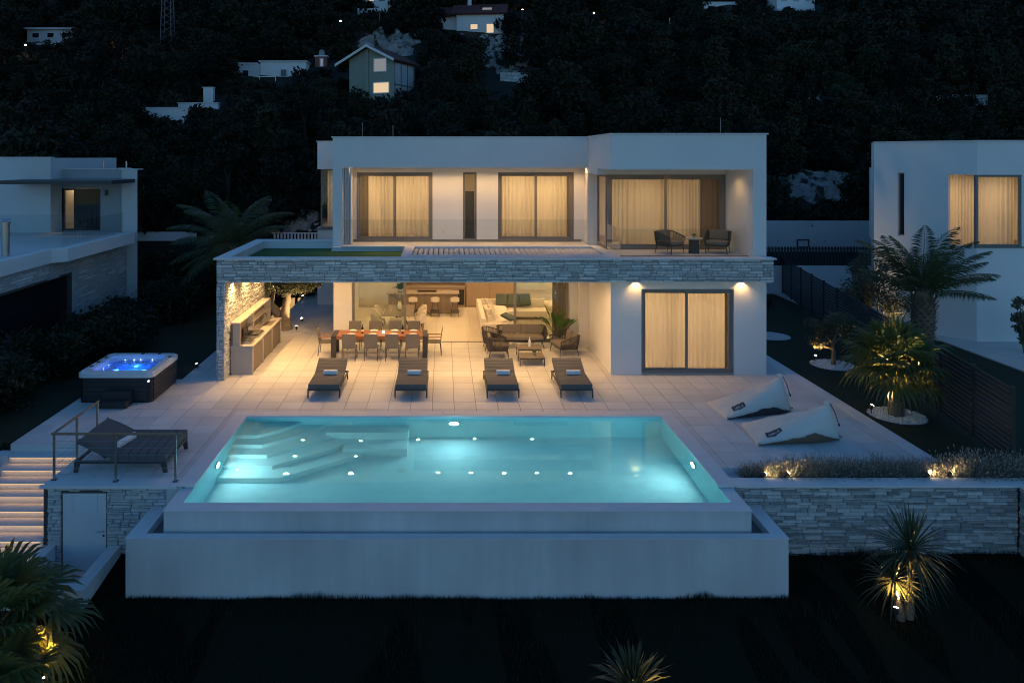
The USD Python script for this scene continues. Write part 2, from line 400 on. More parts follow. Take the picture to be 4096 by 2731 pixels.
# ------------------------------------------------------------------ stone cladding: every stone is a piece
def cladding(parent, origin, u, v, nrm, W, H, rowh=(.045, .075), length=(.18, .62), proud=(.012, .04), seed=1, holes=(), most=300, split=.35, m='stone', g=.0055):
    """Irregular ledge stones over a W x H face; u, v, nrm: unit vectors along, up and out of it."""
    r = np.random.default_rng(seed)
    o, u, v, nrm = (np.asarray(x, float) for x in (origin, u, v, nrm))
    stones = []
    z = 0.0
    while z < H - .012:
        h = min(r.uniform(*rowh), H - z)
        if H - z - h < .02:
            h = H - z
        x = -r.uniform(0, .3)
        while x < W:
            l = r.uniform(*length)
            a, b = max(x, 0), min(x + l, W)
            x += l
            if b - a < .03:
                continue
            if r.random() < split and h > .05:
                k = h * r.uniform(.4, .6)
                spans = ((z, z + k), (z + k, z + h))
            else:
                spans = ((z, z + h),)
            for z0, z1 in spans:
                boxes = [(a, b, z0, z1)]
                for (hx0, hx1, hz0, hz1) in holes:
                    nxt = []
                    for (p, q, s, t) in boxes:
                        if q <= hx0 or p >= hx1 or t <= hz0 or s >= hz1:
                            nxt.append((p, q, s, t)); continue
                        if p < hx0: nxt.append((p, hx0, s, t))
                        if q > hx1: nxt.append((hx1, q, s, t))
                    boxes = nxt
                for bx in boxes:
                    if bx[1] - bx[0] > .025:
                        stones.append(bx)
        z += h
    out = []
    for (a, b, c, d) in stones:
        e = r.uniform(*proud)
        a, b, c, d = a + g, b - g, c + g * .7, d - g * .7
        j = lambda s: r.uniform(-s, s)
        ins = min(.008, (d - c) * .22)
        base = [(a, c), (b, c), (b, d), (a, d)]
        face = [(a + ins + abs(j(.008)), c + ins + j(.003)), (b - ins - abs(j(.012)), c + ins + j(.004)), (b - ins - abs(j(.014)), d - ins + j(.004)), (a + ins + abs(j(.01)), d - ins + j(.003))]
        pts = [o + u * p + v * q for p, q in base] + [o + u * p + v * q + nrm * (e * r.uniform(.8, 1.2)) for p, q in face]
        f = [(4, 5, 6, 7), (0, 1, 5, 4), (1, 2, 6, 5), (2, 3, 7, 6), (3, 0, 4, 7)]
        if np.dot(np.cross(u, v), nrm) < 0:
            f = [q[::-1] for q in f]
        out.append(((b - a) * (d - c), pts, f))
    out.sort(key=lambda s: -s[0])
    for _, p, f in out[:most]:
        part(parent, 'stone', MB().add(p, f), m)
    if len(out) > most:
        rest = MB()
        for _, p, f in out[most:]:
            rest.add(p, f)
        part(parent, 'smaller_stones', rest, m + '_rest', kind='stuff')


def disc(x, y, z, r=.05, down=True, n=14):
    th = np.arange(n) / n * 2 * math.pi
    v = [(x, y, z)] + [(x + r * math.cos(a), y + r * math.sin(a), z) for a in th]
    f = [(0, 1 + (i + 1) % n, 1 + i) if down else (0, 1 + i, 1 + (i + 1) % n) for i in range(n)]
    return MB().add(v, f)


def ceiling_lamp(parent, x, y, z, r=.05, m='lamp_down', name='downlight'):
    b = MB().lathe([(r + .018, 0), (r + .018, -.012), (r + .002, -.014), (r, -.004)], (x, y, z), 16)
    p = part(parent, name, b, 'plaster')
    q = part(p, 'lens', disc(x, y, z - .006, r), m)


def recessed_lamp(parent, x, y, z, r=.026, m='lamp_up'):
    """A lamp deep in its can: a narrow beam."""
    p = part(parent, 'downlight', MB().lathe([(.050, -.052), (.054, -.052), (.054, 0), (.050, -.004), (.050, -.052)], (x, y, z), 16), 'plaster')
    part(p, 'lens', disc(x, y, z - .008, r), m)


def bars(mb, x0, x1, z0, z1, y0, y1, t):
    """A rectangular frame of four butted bars."""
    mb.box(x0, x0 + t, y0, y1, z0, z1); mb.box(x1 - t, x1, y0, y1, z0, z1)
    mb.box(x0 + t, x1 - t, y0, y1, z0, z0 + t); mb.box(x0 + t, x1 - t, y0, y1, z1 - t, z1)
    return mb


def slider(parent, x0, x1, z0, z1, y, name='sliding_window', t=.065, glassmat='glass'):
    """A two-leaf sliding window: outer frame, and two leaves one behind the other."""
    f = part(parent, name, bars(MB(), x0, x1, z0, z1, y, y + .16, t), 'frame')
    xm = (x0 + x1) / 2
    for k, (a, b, yy) in enumerate(((x0 + t, xm + .05, y + .085), (xm - .05, x1 - t, y + .02))):
        part(f, 'leaf_frame', bars(MB(), a, b, z0 + t, z1 - t, yy, yy + .05, .075), 'frame')
        part(f, 'pane', MB().box(a + .075, b - .075, yy + .022, yy + .03, z0 + t + .075, z1 - t - .075), glassmat)
    return f


def fixed(parent, x0, x1, z0, z1, y, name='window', t=.06, glassmat='glass'):
    f = part(parent, name, bars(MB(), x0, x1, z0, z1, y, y + .09, t), 'frame')
    part(f, 'pane', MB().box(x0 + t, x1 - t, y + .04, y + .048, z0 + t, z1 - t), glassmat)
    return f


def curtain(x0, x1, z0, z1, y, label, m='curtain', seed=1, group=None, amp=.05, along='x'):
    r = np.random.default_rng(seed)
    n = max(12, int((x1 - x0) / .018))
    x = np.linspace(x0, x1, n)
    ph = np.cumsum(np.interp(np.arange(n), np.arange(0, n + 12, 12), r.uniform(.5, 1.6, len(np.arange(0, n + 12, 12))))) * (.018 / .16) * 2 * math.pi
    w = amp * np.sin(ph) * (.6 + .4 * np.sin(x * 5.3 + seed))
    rows = []
    for k, z in enumerate(np.linspace(z0, z1, 5)):
        yy = y + w * (1 - .04 * k)
        rows.append(np.stack([x, yy, np.full(n, z)], 1))
    v = np.vstack(rows); f = []
    for k in range(4):
        i = np.arange(n - 1) + k * n
        f.append(np.stack([i, i + 1, i + 1 + n, i + n], 1))
    mb = MB().add(v, np.vstack(f))
    if along == 'y':
        mb.v = [np.stack([q[:, 1], q[:, 0], q[:, 2]], 1) for q in mb.v]
    return solo('curtain', mb, m, label, 'curtain', group, smooth=True)

# ================================================================== THE VILLA
villa = thing('villa', 'white two storey villa with a stone clad terrace canopy and glowing curtained windows', 'house')
B = lambda *a: MB().box(*a)
# ground floor
part(villa, 'wall', B(-4.06, -3.39, 27.9, 28.15, 0, 3.0), 'plaster')
part(villa, 'wall', B(-4.06, -3.86, 28.15, 35.03, 0, 3.45), 'plaster')
part(villa, 'wall', B(-5.85, -4.06, 35.03, 42.0, 0, 3.46), 'plaster')
part(villa, 'wall', B(4.69, 5.27, 27.9, 28.15, 0, 3.0), 'plaster')
part(villa, 'wall', B(5.27, 5.47, 23.9, 28.15, 0, 3.46), 'plaster')
front = sbox(5.27, 0, 10.16, 3.46).difference(sbox(6.23, .0, 9.14, 2.70))
part(villa, 'wall', MB().wall_xz(front, 23.7, 23.9), 'plaster')
part(villa, 'wall', B(9.96, 10.16, 23.9, 36.0, 0, 3.46), 'plaster')
part(villa, 'wall', B(4.9, 9.96, 27.2, 27.4, 0, 3.0), 'plaster_inside')
part(villa, 'interior_floor', B(5.47, 9.96, 23.9, 27.2, -.05, .012), 'inside_tile')
part(villa, 'baseboard', B(6.23, 9.14, 23.78, 23.9, 0, .04), 'coping')
slider(villa, 6.24, 9.13, .05, 2.69, 23.74)
# interior of the living room
part(villa, 'interior_wall', B(-3.86, 6.3, 35.0, 35.2, 0, 3.0), 'plaster_inside')
part(villa, 'interior_wall', B(6.1, 6.3, 28.15, 35.0, 0, 3.0), 'plaster_inside')
part(villa, 'interior_wall', B(5.47, 6.1, 28.05, 28.15, 0, 3.0), 'plaster_inside')
fl = uniq(villa, 'interior_floor')
UsdGeom.Xform.Define(stage, fl)
part(fl, 'floor_bed', B(-3.86, 6.1, 27.9, 35.0, -.06, -.004), 'joint')
for i in range(9):
    for j in range(6):
        x0, y0 = -3.86 + i * 1.2, 27.92 + j * 1.2
        x1, y1 = min(x0 + 1.196, 6.09), min(y0 + 1.196, 34.99)
        if x1 - x0 > .1:
            part(fl, 'floor_tile', B(x0, x1, y0, y1, -.004, .0), 'inside_tile')
part(villa, 'door_track', B(-3.3, 4.6, 27.915, 27.985, .0, .008), 'dark_metal')
# living room ceiling and the slab above
part(villa, 'ceiling', B(-3.86, 6.1, 28.15, 35.0, 3.0, 3.1), 'plaster')
part(villa, 'ceiling', B(5.47, 9.96, 23.9, 27.2, 3.0, 3.1), 'plaster')
# terrace canopy: soffit with an opening for the louvres
soff = sbox(-6.70, 23.5, 5.27, 28.46).difference(sbox(-1.0, 24.05, 5.15, 26.2)).difference(sbox(-3.86, 28.15, 5.27, 28.47))
part(villa, 'soffit', MB().poly(soff, 3.0, 3.12), 'plaster')
part(villa, 'soffit', B(5.3, 10.14, 23.5, 23.69, 3.0, 3.12), 'plaster')
part(villa, 'canopy_wall', B(-1.2, -1.0, 24.05, 26.2, 3.12, 3.7), 'plaster')
part(villa, 'canopy_wall', B(-6.70, 5.27, 28.28, 28.46, 3.12, 3.46), 'plaster')
roofgreen = sbox(-6.62, 23.52, -1.33, 27.86)
part(villa, 'green_roof', MB().poly(roofgreen, 3.12, 3.47), 'turf')
fas = part(villa, 'stone_fascia', B(-6.93, 10.12, 23.17, 23.5, 3.02, 3.70), 'stone_bed')
cladding(fas, (-6.97, 23.17, 3.01), (1, 0, 0), (0, 0, 1), (0, -1, 0), 17.13, .69, rowh=(.065, .10), length=(.15, .55), proud=(.02, .05), seed=3, split=.55, g=.005)
cladding(fas, (10.12, 23.17, 3.01), (0, 1, 0), (0, 0, 1), (1, 0, 0), .5, .69, seed=4)
part(villa, 'soffit_trim', B(-6.93, 10.12, 23.18, 23.5, 2.99, 3.018), 'plaster')
cap = sbox(-7.05, 23.08, 10.22, 23.52).union(sbox(-7.05, 23.5, -6.62, 28.5)).union(sbox(-6.65, 27.86, -4.02, 28.5))
part(villa, 'parapet_cap', MB().poly(cap, 3.70, 3.742), 'coping')
part(villa, 'parapet', MB().poly(sbox(-6.97, 23.5, -6.70, 28.46).union(sbox(-6.72, 27.9, -4.02, 28.46)), 3.0, 3.70), 'plaster')
# louvred opening
pf = sbox(-1.33, 23.52, 5.40, 26.6).difference(sbox(-1.0, 24.05, 5.15, 26.2))
part(villa, 'louvre_frame', MB().poly(pf, 3.66, 3.735), 'coping')
lou = uniq(villa, 'louvre_roof'); UsdGeom.Xform.Define(stage, lou)
for k in range(36):
    x = -.93 + k * .172
    m = MB().box(-.065, .065, 24.06, 26.19, -.010, .010).move((x, 0, 3.655), ry=-12)
    part(lou, 'louvre', m, 'louvre')
part(lou, 'louvre_tray', B(-.99, 5.14, 24.06, 26.19, 3.52, 3.53), 'dark_metal')
# upper floor
part(villa, 'balcony_slab', B(-4.0, 5.27, 27.0, 28.5, 3.46, 3.61), 'coping')
part(villa, 'balcony_edge', B(-3.66, 5.27, 26.92, 27.28, 3.612, 3.66), 'coping')
part(villa, 'balcony_floor', B(-3.66, 5.27, 27.285, 28.34, 3.612, 3.655), 'tile')
part(villa, 'upper_slab', B(-3.86, 5.27, 28.5, 36.0, 3.1, 3.60), 'plaster_inside')
part(villa, 'upper_slab', B(5.30, 10.0, 23.7, 36.0, 3.465, 3.60), 'plaster')
part(villa, 'upper_balcony_floor', B(5.29, 9.74, 23.55, 26.0, 3.603, 3.66), 'tile')
part(villa, 'post', B(-4.01, -3.67, 27.35, 28.55, 3.472, 7.55), 'plaster')
part(villa, 'roof_band', B(-3.67, 5.27, 27.35, 27.65, 6.456, 7.55), 'plaster')
part(villa, 'upper_soffit', B(-3.67, 5.27, 27.65, 28.35, 6.60, 6.70), 'plaster')
back = sbox(-3.67, 3.62, 5.45, 6.76)
for a, b in ((-3.27, -.40), (.74, 1.26), (2.06, 4.92)):
    back = back.difference(sbox(a, 3.70, b, 6.27))
part(villa, 'upper_wall', MB().wall_xz(back, 28.36, 28.55), 'plaster')
part(villa, 'baseboard', B(-3.66, 5.2, 28.335, 28.358, 3.662, 3.75), 'frame')
slider(villa, -3.26, -.41, 3.705, 6.265, 28.40)
fixed(villa, .745, 1.255, 3.705, 6.265, 28.42, 'narrow_window', t=.07)
slider(villa, 2.07, 4.91, 3.705, 6.265, 28.40)
part(villa, 'roof_band', B(5.27, 9.74, 23.7, 24.0, 6.45, 7.55), 'plaster')
part(villa, 'roof_band', B(5.27, 5.55, 24.0, 25.75, 6.453, 7.55), 'plaster')
part(villa, 'roof_band', B(5.273, 5.55, 25.75, 27.9, 6.24, 7.548), 'plaster')
part(villa, 'upper_soffit', B(5.55, 9.74, 24.0, 26.0, 6.60, 6.72), 'plaster')
part(villa, 'post', B(9.74, 10.16, 23.7, 36.0, 3.603, 7.55), 'plaster')
part(villa, 'upper_header', B(5.55, 9.74, 26.0, 26.2, 6.24, 7.2), 'plaster')
part(villa, 'upper_wall', B(5.30, 5.74, 27.72, 28.36, 3.61, 6.24), 'plaster')
slider(villa, 5.67, 9.70, 3.67, 6.235, 25.98, 'wide_sliding_window', t=.09)
f = part(villa, 'side_window', MB().box(5.65, 5.72, 26.15, 26.27, 3.67, 6.235).box(5.65, 5.72, 27.6, 27.7, 3.67, 6.235).box(5.65, 5.72, 26.27, 27.6, 3.67, 3.76).box(5.65, 5.72, 26.27, 27.6, 6.15, 6.235), 'frame')
part(f, 'pane', B(5.68, 5.688, 26.27, 27.6, 3.76, 6.15), 'glass')
# upper rooms
for a, b, y0, y1 in ((-4.0, .3, 28.55, 32.4), (.45, 1.6, 28.55, 32.4), (1.75, 5.3, 28.55, 32.4), (5.74, 9.7, 26.2, 31.0)):
    part(villa, 'room_floor', B(a, b, y0, y1, 3.602, 3.64), 'walnut')
    part(villa, 'room_wall', B(a, b, y1, y1 + .12, 3.602, 6.6), 'plaster_inside')
    part(villa, 'room_ceiling', B(a, b, y0, y1, 6.5, 6.6), 'plaster_inside')
for x0, x1, y0, y1 in ((.3, .45, 28.56, 32.5), (1.6, 1.75, 28.56, 32.5), (-4.1, -4.0, 28.55, 32.5), (5.3, 5.42, 28.56, 32.5), (5.60, 5.74, 27.9, 31.1), (9.62, 9.74, 26.3, 31.1)):
    part(villa, 'room_wall', B(x0, x1, y0, y1, 3.602, 6.6), 'plaster_inside')
# annex on the left, further back
part(villa, 'annex_top', B(-5.85, -4.02, 35.03, 42.0, 6.28, 7.55), 'plaster')
part(villa, 'annex_sill', B(-5.90, -4.0, 34.97, 42.0, 3.47, 3.55), 'frame')
an = part(villa, 'annex_window', MB().box(-5.70, -5.64, 35.1, 35.16, 3.55, 6.28).box(-5.70, -5.64, 41.9, 41.96, 3.55, 6.28).box(-5.64, -4.02, 35.1, 35.16, 3.55, 3.6).box(-5.64, -4.02, 35.1, 35.16, 6.22, 6.28), 'frame')
part(an, 'pane', B(-5.64, -4.02, 35.12, 35.13, 3.6, 6.22), 'glass')
part(an, 'pane', B(-5.69, -5.68, 35.16, 41.9, 3.56, 6.27), 'glass')
part(villa, 'annex_wall', B(-4.02, -3.86, 35.03, 42.0, 3.46, 7.55), 'plaster_inside')
part(villa, 'annex_wall', B(-5.85, -4.0, 42.0, 42.2, 0, 7.55), 'plaster')
# roof and its light metal edging
roof = sbox(-3.9, 27.5, 10.05, 41.9).union(sbox(5.40, 23.85, 10.05, 28))
part(villa, 'roof', MB().poly(roof, 7.0, 7.12), 'concrete_dark')
ring = sbox(-4.06, 27.30, 10.21, 36.1).union(sbox(5.22, 23.65, 10.21, 28))
ring = ring.difference(sbox(-3.7, 27.68, 9.8, 35.8)).difference(sbox(5.58, 24.02, 9.8, 28))
part(villa, 'roof_edging', MB().poly(ring, 7.553, 7.595), 'coping')
part(villa, 'roof_edging', MB().poly(sbox(-5.9, 34.98, -4.06, 42).difference(sbox(-5.6, 35.3, -4.06, 41.7)), 7.553, 7.59), 'coping')
for x, y in ((-2.95, 27.6), (8.8, 23.9), (-2.0, 30)):
    part(villa, 'lightning_rod', MB().cyl(x, y, 7.5, 8.1, .006, n=5), 'steel')
# folded shutter leaves at the left of the upper balcony
sh = uniq(villa, 'folded_shutter'); UsdGeom.Xform.Define(stage, sh)
for k in range(5):
    part(sh, 'shutter_leaf', B(-3.66 + k * .062, -3.66 + k * .062 + .038, 27.5 + k * .02, 28.2, 3.67, 6.45), 'coping')
part(villa, 'wall_socket', B(-.05, .05, 28.345, 28.358, 3.98, 4.1), 'coping')
# glass balustrades
gb = uniq(villa, 'glass_balustrade'); UsdGeom.Xform.Define(stage, gb)
for k in range(4):
    a = -3.6 + k * 2.21
    part(gb, 'glass_panel', B(a, a + 2.2, 27.42, 27.436, 3.66, 4.57), 'glass')
gb2 = uniq(villa, 'glass_balustrade'); UsdGeom.Xform.Define(stage, gb2)
for a, b in ((5.66, 7.07), (7.08, 8.47), (8.48, 9.70)):
    part(gb2, 'glass_panel', B(a, b, 24.02, 24.036, 3.70, 4.56), 'glass')
part(gb2, 'glass_panel', B(5.645, 5.659, 24.04, 25.97, 3.70, 4.56), 'glass')
part(gb2, 'base_rail', B(5.64, 9.72, 24.0, 24.05, 3.66, 3.70), 'dark_metal')
# big sliding glass of the living room; the middle leaf stands open
for a, b in ((-3.38, -1.38), (2.62, 4.66)):
    f = part(villa, 'glass_door', bars(MB(), a, b, .012, 2.98, 27.99, 28.06, .09), 'frame')
    part(f, 'pane', B(a + .09, b - .09, 28.02, 28.03, .10, 2.89), 'glass_tint')
# lamps in the ceilings
for y in (23.8, 25.2, 26.6):
    for x in (-4.95, -2.92):
        ceiling_lamp(villa, x, y, 3.0, r=.076 if y < 24 else .05)
for x in (-.89, 1.12, 3.15):
    ceiling_lamp(villa, x, 26.7, 3.0)
for x in (-.17, .87, 1.92, 2.96, 4.01):
    ceiling_lamp(villa, x, 23.85, 3.0, r=.060)
for y in (23.95, 25.6, 27.3):
    recessed_lamp(villa, -6.54, y, 3.0, m='lamp_wash')
for x in (6.05, 9.36):
    recessed_lamp(villa, x, 23.60, 2.997, m='lamp_wall')
for k in range(17):
    recessed_lamp(villa, -3.4 + k * .53, 27.80, 6.60)
for x, y in ((9.15, 24.75), (7.6, 25.4), (6.2, 25.4)):
    recessed_lamp(villa, x, y, 6.60)
for x in (-2.4, .3, 3.0, 5.0):
    for y in (29.3, 31.6, 33.9):
        ceiling_lamp(villa, x, y, 3.0, r=.075, m='lamp_living')
for x, y, z, k in ((-2.9, 29.9, 6.5, .13), (-1.0, 29.9, 6.5, .13), (1.0, 30.5, 6.5, .07), (2.8, 29.9, 6.5, .13), (4.4, 29.9, 6.5, .13), (6.9, 28.0, 6.5, .13), (8.6, 28.6, 6.5, .10),
                   (6.6, 25.6, 3.0, .12), (8.7, 25.6, 3.0, .12), (-4.85, 37.0, 6.28, .10)):
    ceiling_lamp(villa, x, y, z, r=k, m='lamp_room')

# curtains
CG = 'sheer curtains behind the villa windows'
curtain(-2.86, -.40, 3.66, 6.3, 28.72, 'pale sheer curtain glowing behind the left upstairs sliding window', seed=1)
curtain(-3.32, -2.84, 3.66, 6.3, 28.68, 'dark grey curtain gathered at the left edge of the left upstairs window', 'curtain_dark', seed=2)
curtain(2.0, 4.72, 3.66, 6.3, 28.72, 'pale sheer curtain glowing behind the middle upstairs sliding window', seed=3)
curtain(4.70, 4.98, 3.66, 6.3, 28.68, 'thin dark curtain at the right edge of the middle upstairs window', 'curtain_dark', seed=4)
curtain(5.78, 8.98, 3.66, 6.3, 26.36, 'sheer beige curtain across the wide window behind the upper balcony seats', seed=5)
curtain(8.96, 9.62, 3.66, 6.3, 26.32, 'grey green curtain at the right end of the wide upper window', 'curtain_dark', seed=6)
curtain(6.26, 9.05, .03, 2.9, 24.16, 'sheer cream curtain behind the ground floor sliding window', seed=7)
curtain(9.0, 9.14, .03, 2.9, 24.10, 'narrow dark curtain at the right jamb of the ground floor window', 'curtain_dark', seed=8)
curtain(-5.45, -4.03, 3.56, 6.3, 35.5, 'sheer curtain in the corner window of the rear annex', seed=9)
curtain(4.1, 4.62, .02, 2.95, 28.35, 'dark curtain gathered beside the banana plant inside the glass', 'curtain_dark', seed=10)
cv = part(villa, 'window_blind', B(.83, 1.17, 28.56, 28.58, 3.75, 5.55), 'curtain_dark')

# ================================================================== STONE WALL AND OUTDOOR KITCHEN
sw = thing('stone_wall', 'stone clad wing wall closing the left end of the terrace, washed by lamps', 'wall')
part(sw, 'core', B(-6.93, -6.75, 23.17, 28.40, 0, 2.99), 'stone_bed')
cladding(sw, (-6.75, 23.13, 0), (0, 1, 0), (0, 0, 1), (1, 0, 0), 5.25, 2.99, rowh=(.05, .09), length=(.2, .7), proud=(.015, .05), seed=11)
fs = uniq(sw, 'end_face'); UsdGeom.Xform.Define(stage, fs)
cladding(fs, (-6.97, 23.17, 0), (1, 0, 0), (0, 0, 1), (0, -1, 0), .26, 2.99, rowh=(.08, .12), length=(.12, .3), proud=(.02, .045), seed=12, split=.2)
fs = uniq(sw, 'outer_face'); UsdGeom.Xform.Define(stage, fs)
cladding(fs, (-6.93, 23.13, 0), (0, 1, 0), (0, 0, 1), (-1, 0, 0), 5.25, 2.99, rowh=(.09, .14), length=(.3, .8), proud=(.015, .04), seed=13, most=0)

ok = thing('outdoor_kitchen', 'long outdoor kitchen counter with grill and sink against the stone wall', 'kitchen')
part(ok, 'side_panel', B(-6.69, -6.0, 23.72, 23.80, 0, .86), 'kitchen_stone')
part(ok, 'side_panel', B(-6.69, -6.0, 27.84, 27.92, 0, .86), 'kitchen_stone')
part(ok, 'carcass', B(-6.69, -6.06, 23.80, 27.84, .0, .86), 'slat_wood')
for a, b in ((23.80, 25.12), (25.16, 26.46), (26.50, 27.84)):
    part(ok, 'door', B(-6.06, -6.025, a + .01, b - .01, .05, .84), 'slat_wood')
    for q in (a, b - .03):
        part(ok, 'upright', B(-6.056, -6.0, q, q + .03, .0, .858), 'kitchen_stone')
top = sbox(-6.69, 23.70, -5.98, 27.94).difference(sbox(-6.42, 26.55, -6.08, 27.45))
part(ok, 'worktop', MB().poly(top, .862, .905), 'kitchen_stone')
part(ok, 'sink', MB().box(-6.41, -6.09, 26.56, 27.44, .68, .70).box(-6.42, -6.41, 26.55, 27.45, .69, .89).box(-6.09, -6.08, 26.55, 27.45, .69, .89), 'steel')
part(ok, 'back_panel', B(-6.69, -6.62, 23.72, 27.92, .907, 1.58), 'slat_wood')
part(ok, 'shelf_top', B(-6.69, -6.40, 23.72, 27.92, 1.58, 1.63), 'kitchen_stone')
for y in (23.72, 25.45, 27.86):
    part(ok, 'divider', B(-6.62, -6.40, y, y + .07, .907, 1.58), 'kitchen_stone')
part(ok, 'shelf', B(-6.62, -6.42, 25.52, 27.86, 1.26, 1.30), 'kitchen_stone')
part(ok, 'faucet', MB().tube([(-6.5, 26.9, .9), (-6.5, 26.9, 1.2), (-6.46, 26.9, 1.27), (-6.38, 26.9, 1.28), (-6.31, 26.9, 1.24), (-6.30, 26.9, 1.18)], .014, 8), 'dark_metal', True)
gr = part(ok, 'grill', MB().rbox(-6.56, -6.06, 24.75, 25.55, .905, 1.0, .02).rbox(-6.58, -6.40, 24.75, 25.55, 1.0, 1.26, .02), 'steel')
part(gr, 'grate', B(-6.38, -6.10, 24.80, 25.50, 1.0, 1.012), 'dark_metal')
hb = part(ok, 'hob', MB().rbox(-6.52, -6.12, 24.0, 24.5, .905, .985, .02), 'steel')
part(hb, 'lid', B(-6.54, -6.10, 23.98, 24.52, .985, 1.0), 'dark_metal')

# ================================================================== TERRACE (setting)
terrace = empty_structure('terrace')
TX0, TX1 = -10.30, 11.17
outline = sg.Polygon([(-8.36, 15.76), (-5.56, 15.76), (-5.56, 20.30), (6.12, 20.30), (6.12, 16.62), (TX1, 16.62), (TX1, 36.0), (10.16, 36.0), (10.16, 23.7), (5.27, 23.7), (5.27, 27.9), (-4.06, 27.9),
                      (-4.06, 35.03), (-5.85, 35.03), (-5.85, 46), (-6.88, 46), (-6.88, 28.2), (-8.05, 28.2), (-8.05, 23.25), (TX0, 23.25), (TX0, 18.0), (-8.36, 18.0)])
part(terrace, 'bed', MB().poly(outline, -.058, -.018), 'joint')
part(terrace, 'slab_edge', MB().box(TX0, -8.36, 17.975, 17.998, -.165, -.002), 'coping')
frame_strip = outline.intersection(sbox(-8.36, 15.76, -5.56, 16.06)).union(outline.intersection(sbox(TX1 - .35, 16.6, TX1, 36)))
part(terrace, 'edge_slab', MB().poly(outline.intersection(sbox(-8.36, 15.74, -5.57, 16.10)), -.018, 0.002), 'coping')
part(terrace, 'edge_slab', MB().poly(outline.intersection(sbox(TX1 - .36, 16.6, TX1, 36)), -.018, 0.002), 'coping')
inner = outline.difference(sbox(-8.4, 15.7, -5.5, 16.105)).difference(sbox(TX1 - .365, 16.5, TX1 + 1, 37))
tiles = []
for i in range(-12, 28):
    for j in range(-5, 50):
        x0, y0 = -4.5 + .6 * i, 18.1 + .6 * j
        if y0 < 15.7 or y0 > 46:
            continue
        off = 0
        t = sbox(x0 + .006, y0 + .005, x0 + .594, y0 + .595).intersection(inner)
        if t.area > .004 and t.geom_type == 'Polygon':
            ym = y0 + .3
            tiles.append((t.area / ym ** 3, t, i * 100 + j))
tiles.sort(key=lambda t: -t[0])
for _, t, k in tiles[:300]:
    z = -.0004 * ((k * 7919) % 5)
    part(terrace, 'tile', MB().poly(t, -.018, z), 'tile')
m = MB()
for _, t, k in tiles[300:]:
    m.poly(t, -.018, -.0004 * ((k * 7919) % 5))
part(terrace, 'further_tiles', m, 'tile_rest', kind='stuff')
part(terrace, 'rim', MB().box(TX1, TX1 + .03, 16.6, 36, -.3, -.001).box(TX0 - .03, TX0, 18.0, 23.28, -.3, -.001), 'coping')

# ================================================================== POOL
pool = thing('swimming_pool', 'lit turquoise infinity pool with corner steps set into the terrace', 'pool')
PX0, PX1, PY0, PY1, WZ, PD = -5.21, 5.77, 15.09, 19.95, -.075, -1.45
cop = sbox(PX0 - .35, 15.80, PX1 + .35, PY1 + .35).difference(sbox(PX0, 15.0, PX1, PY1))
part(pool, 'floor', B(PX0 - .2, PX1 + .2, PY0 - .2, PY1 + .2, PD - .1, PD), 'pool_tile')
cp = uniq(pool, 'coping'); UsdGeom.Xform.Define(stage, cp)
for k in range(19):
    a = PX0 - .35 + k * (PX1 - PX0 + .7) / 19
    part(cp, 'coping_slab', B(a + .002, a + (PX1 - PX0 + .7) / 19 - .002, PY1 - .015, PY1 + .35, -.035, .004), 'coping')
for s in (0, 1):
    for k in range(7):
        y0 = 15.74 + k * (PY1 - .017 - 15.74) / 7
        y1 = 15.74 + (k + 1) * (PY1 - .017 - 15.74) / 7 - .003
        x0, x1 = ((PX0 - .35, PX0 + .015), (PX1 - .015, PX1 + .35))[s]
        part(cp, 'coping_slab', B(x0, x1, y0, y1, -.035, .004), 'coping')
# sides: tiled below the water, concrete outside
part(pool, 'side_wall', B(PX0 - .2, PX0, 15.78, PY1, PD, -.037), 'pool_wall')
part(pool, 'side_wall', B(PX1, PX1 + .2, 15.78, PY1, PD, -.037), 'pool_wall')
part(pool, 'side_wall', B(PX0 - .2, PX1 + .2, PY1, PY1 + .2, PD, -.037), 'pool_wall')
part(pool, 'side_lining', B(PX0 - .012, PX0, PY0, 15.78, PD, WZ - .006), 'pool_wall')
part(pool, 'side_lining', B(PX1, PX1 + .012, PY0, 15.78, PD, WZ - .006), 'pool_wall')
part(pool, 'front_lining', B(PX0, PX1, PY0 - .012, PY0, PD, WZ - .006), 'pool_wall')
ov = sbox(-5.47, 14.75, 6.03, 15.78).difference(sbox(PX0 - .012, PY0 - .012, PX1 + .012, 15.9))
part(pool, 'overflow_wall', MB().poly(ov, -2.0, WZ - .002), 'pool_concrete')
part(pool, 'overflow_rim', MB().poly(sbox(-5.49, 14.73, 6.05, 15.76).difference(sbox(PX0, PY0, PX1, 15.9)), WZ - .002, WZ + .012), 'coping')
# corner steps and the bench along the back wall
for k, (r0, z) in enumerate(((.95, -.30), (1.35, -.52), (1.75, -.74), (2.15, -.96), (2.6, -1.18))):
    s = sg.Polygon([(PX0, PY1), (PX0 + r0 * 1.55, PY1), (PX0 + r0 * 1.15, PY1 - r0 * .55), (PX0 + r0 * .55, PY1 - r0 * 1.02), (PX0, PY1 - r0 * 1.02)])
    zl = PD if k == 4 else (-.52, -.74, -.96, -1.18, 0)[k]
    part(pool, 'step', MB().poly(s, zl + .0 if k < 4 else PD, z), 'pool_tile')
part(pool, 'bench', B(PX0 + 2.2, -.9, PY1 - .55, PY1, -1.0, -.55), 'pool_tile')
part(pool, 'bench', B(PX0 + 2.7, -.9, PY1 - 1.15, PY1, PD, -1.0), 'pool_tile')
for x, y in ((-3.95, 17.45), (-2.2, 18.1), (-1.0, 18.0)):
    part(pool, 'floor_drain', MB().lathe([(.0, .012), (.10, .012), (.115, .002)], (x, y, PD), 16), 'plaster')
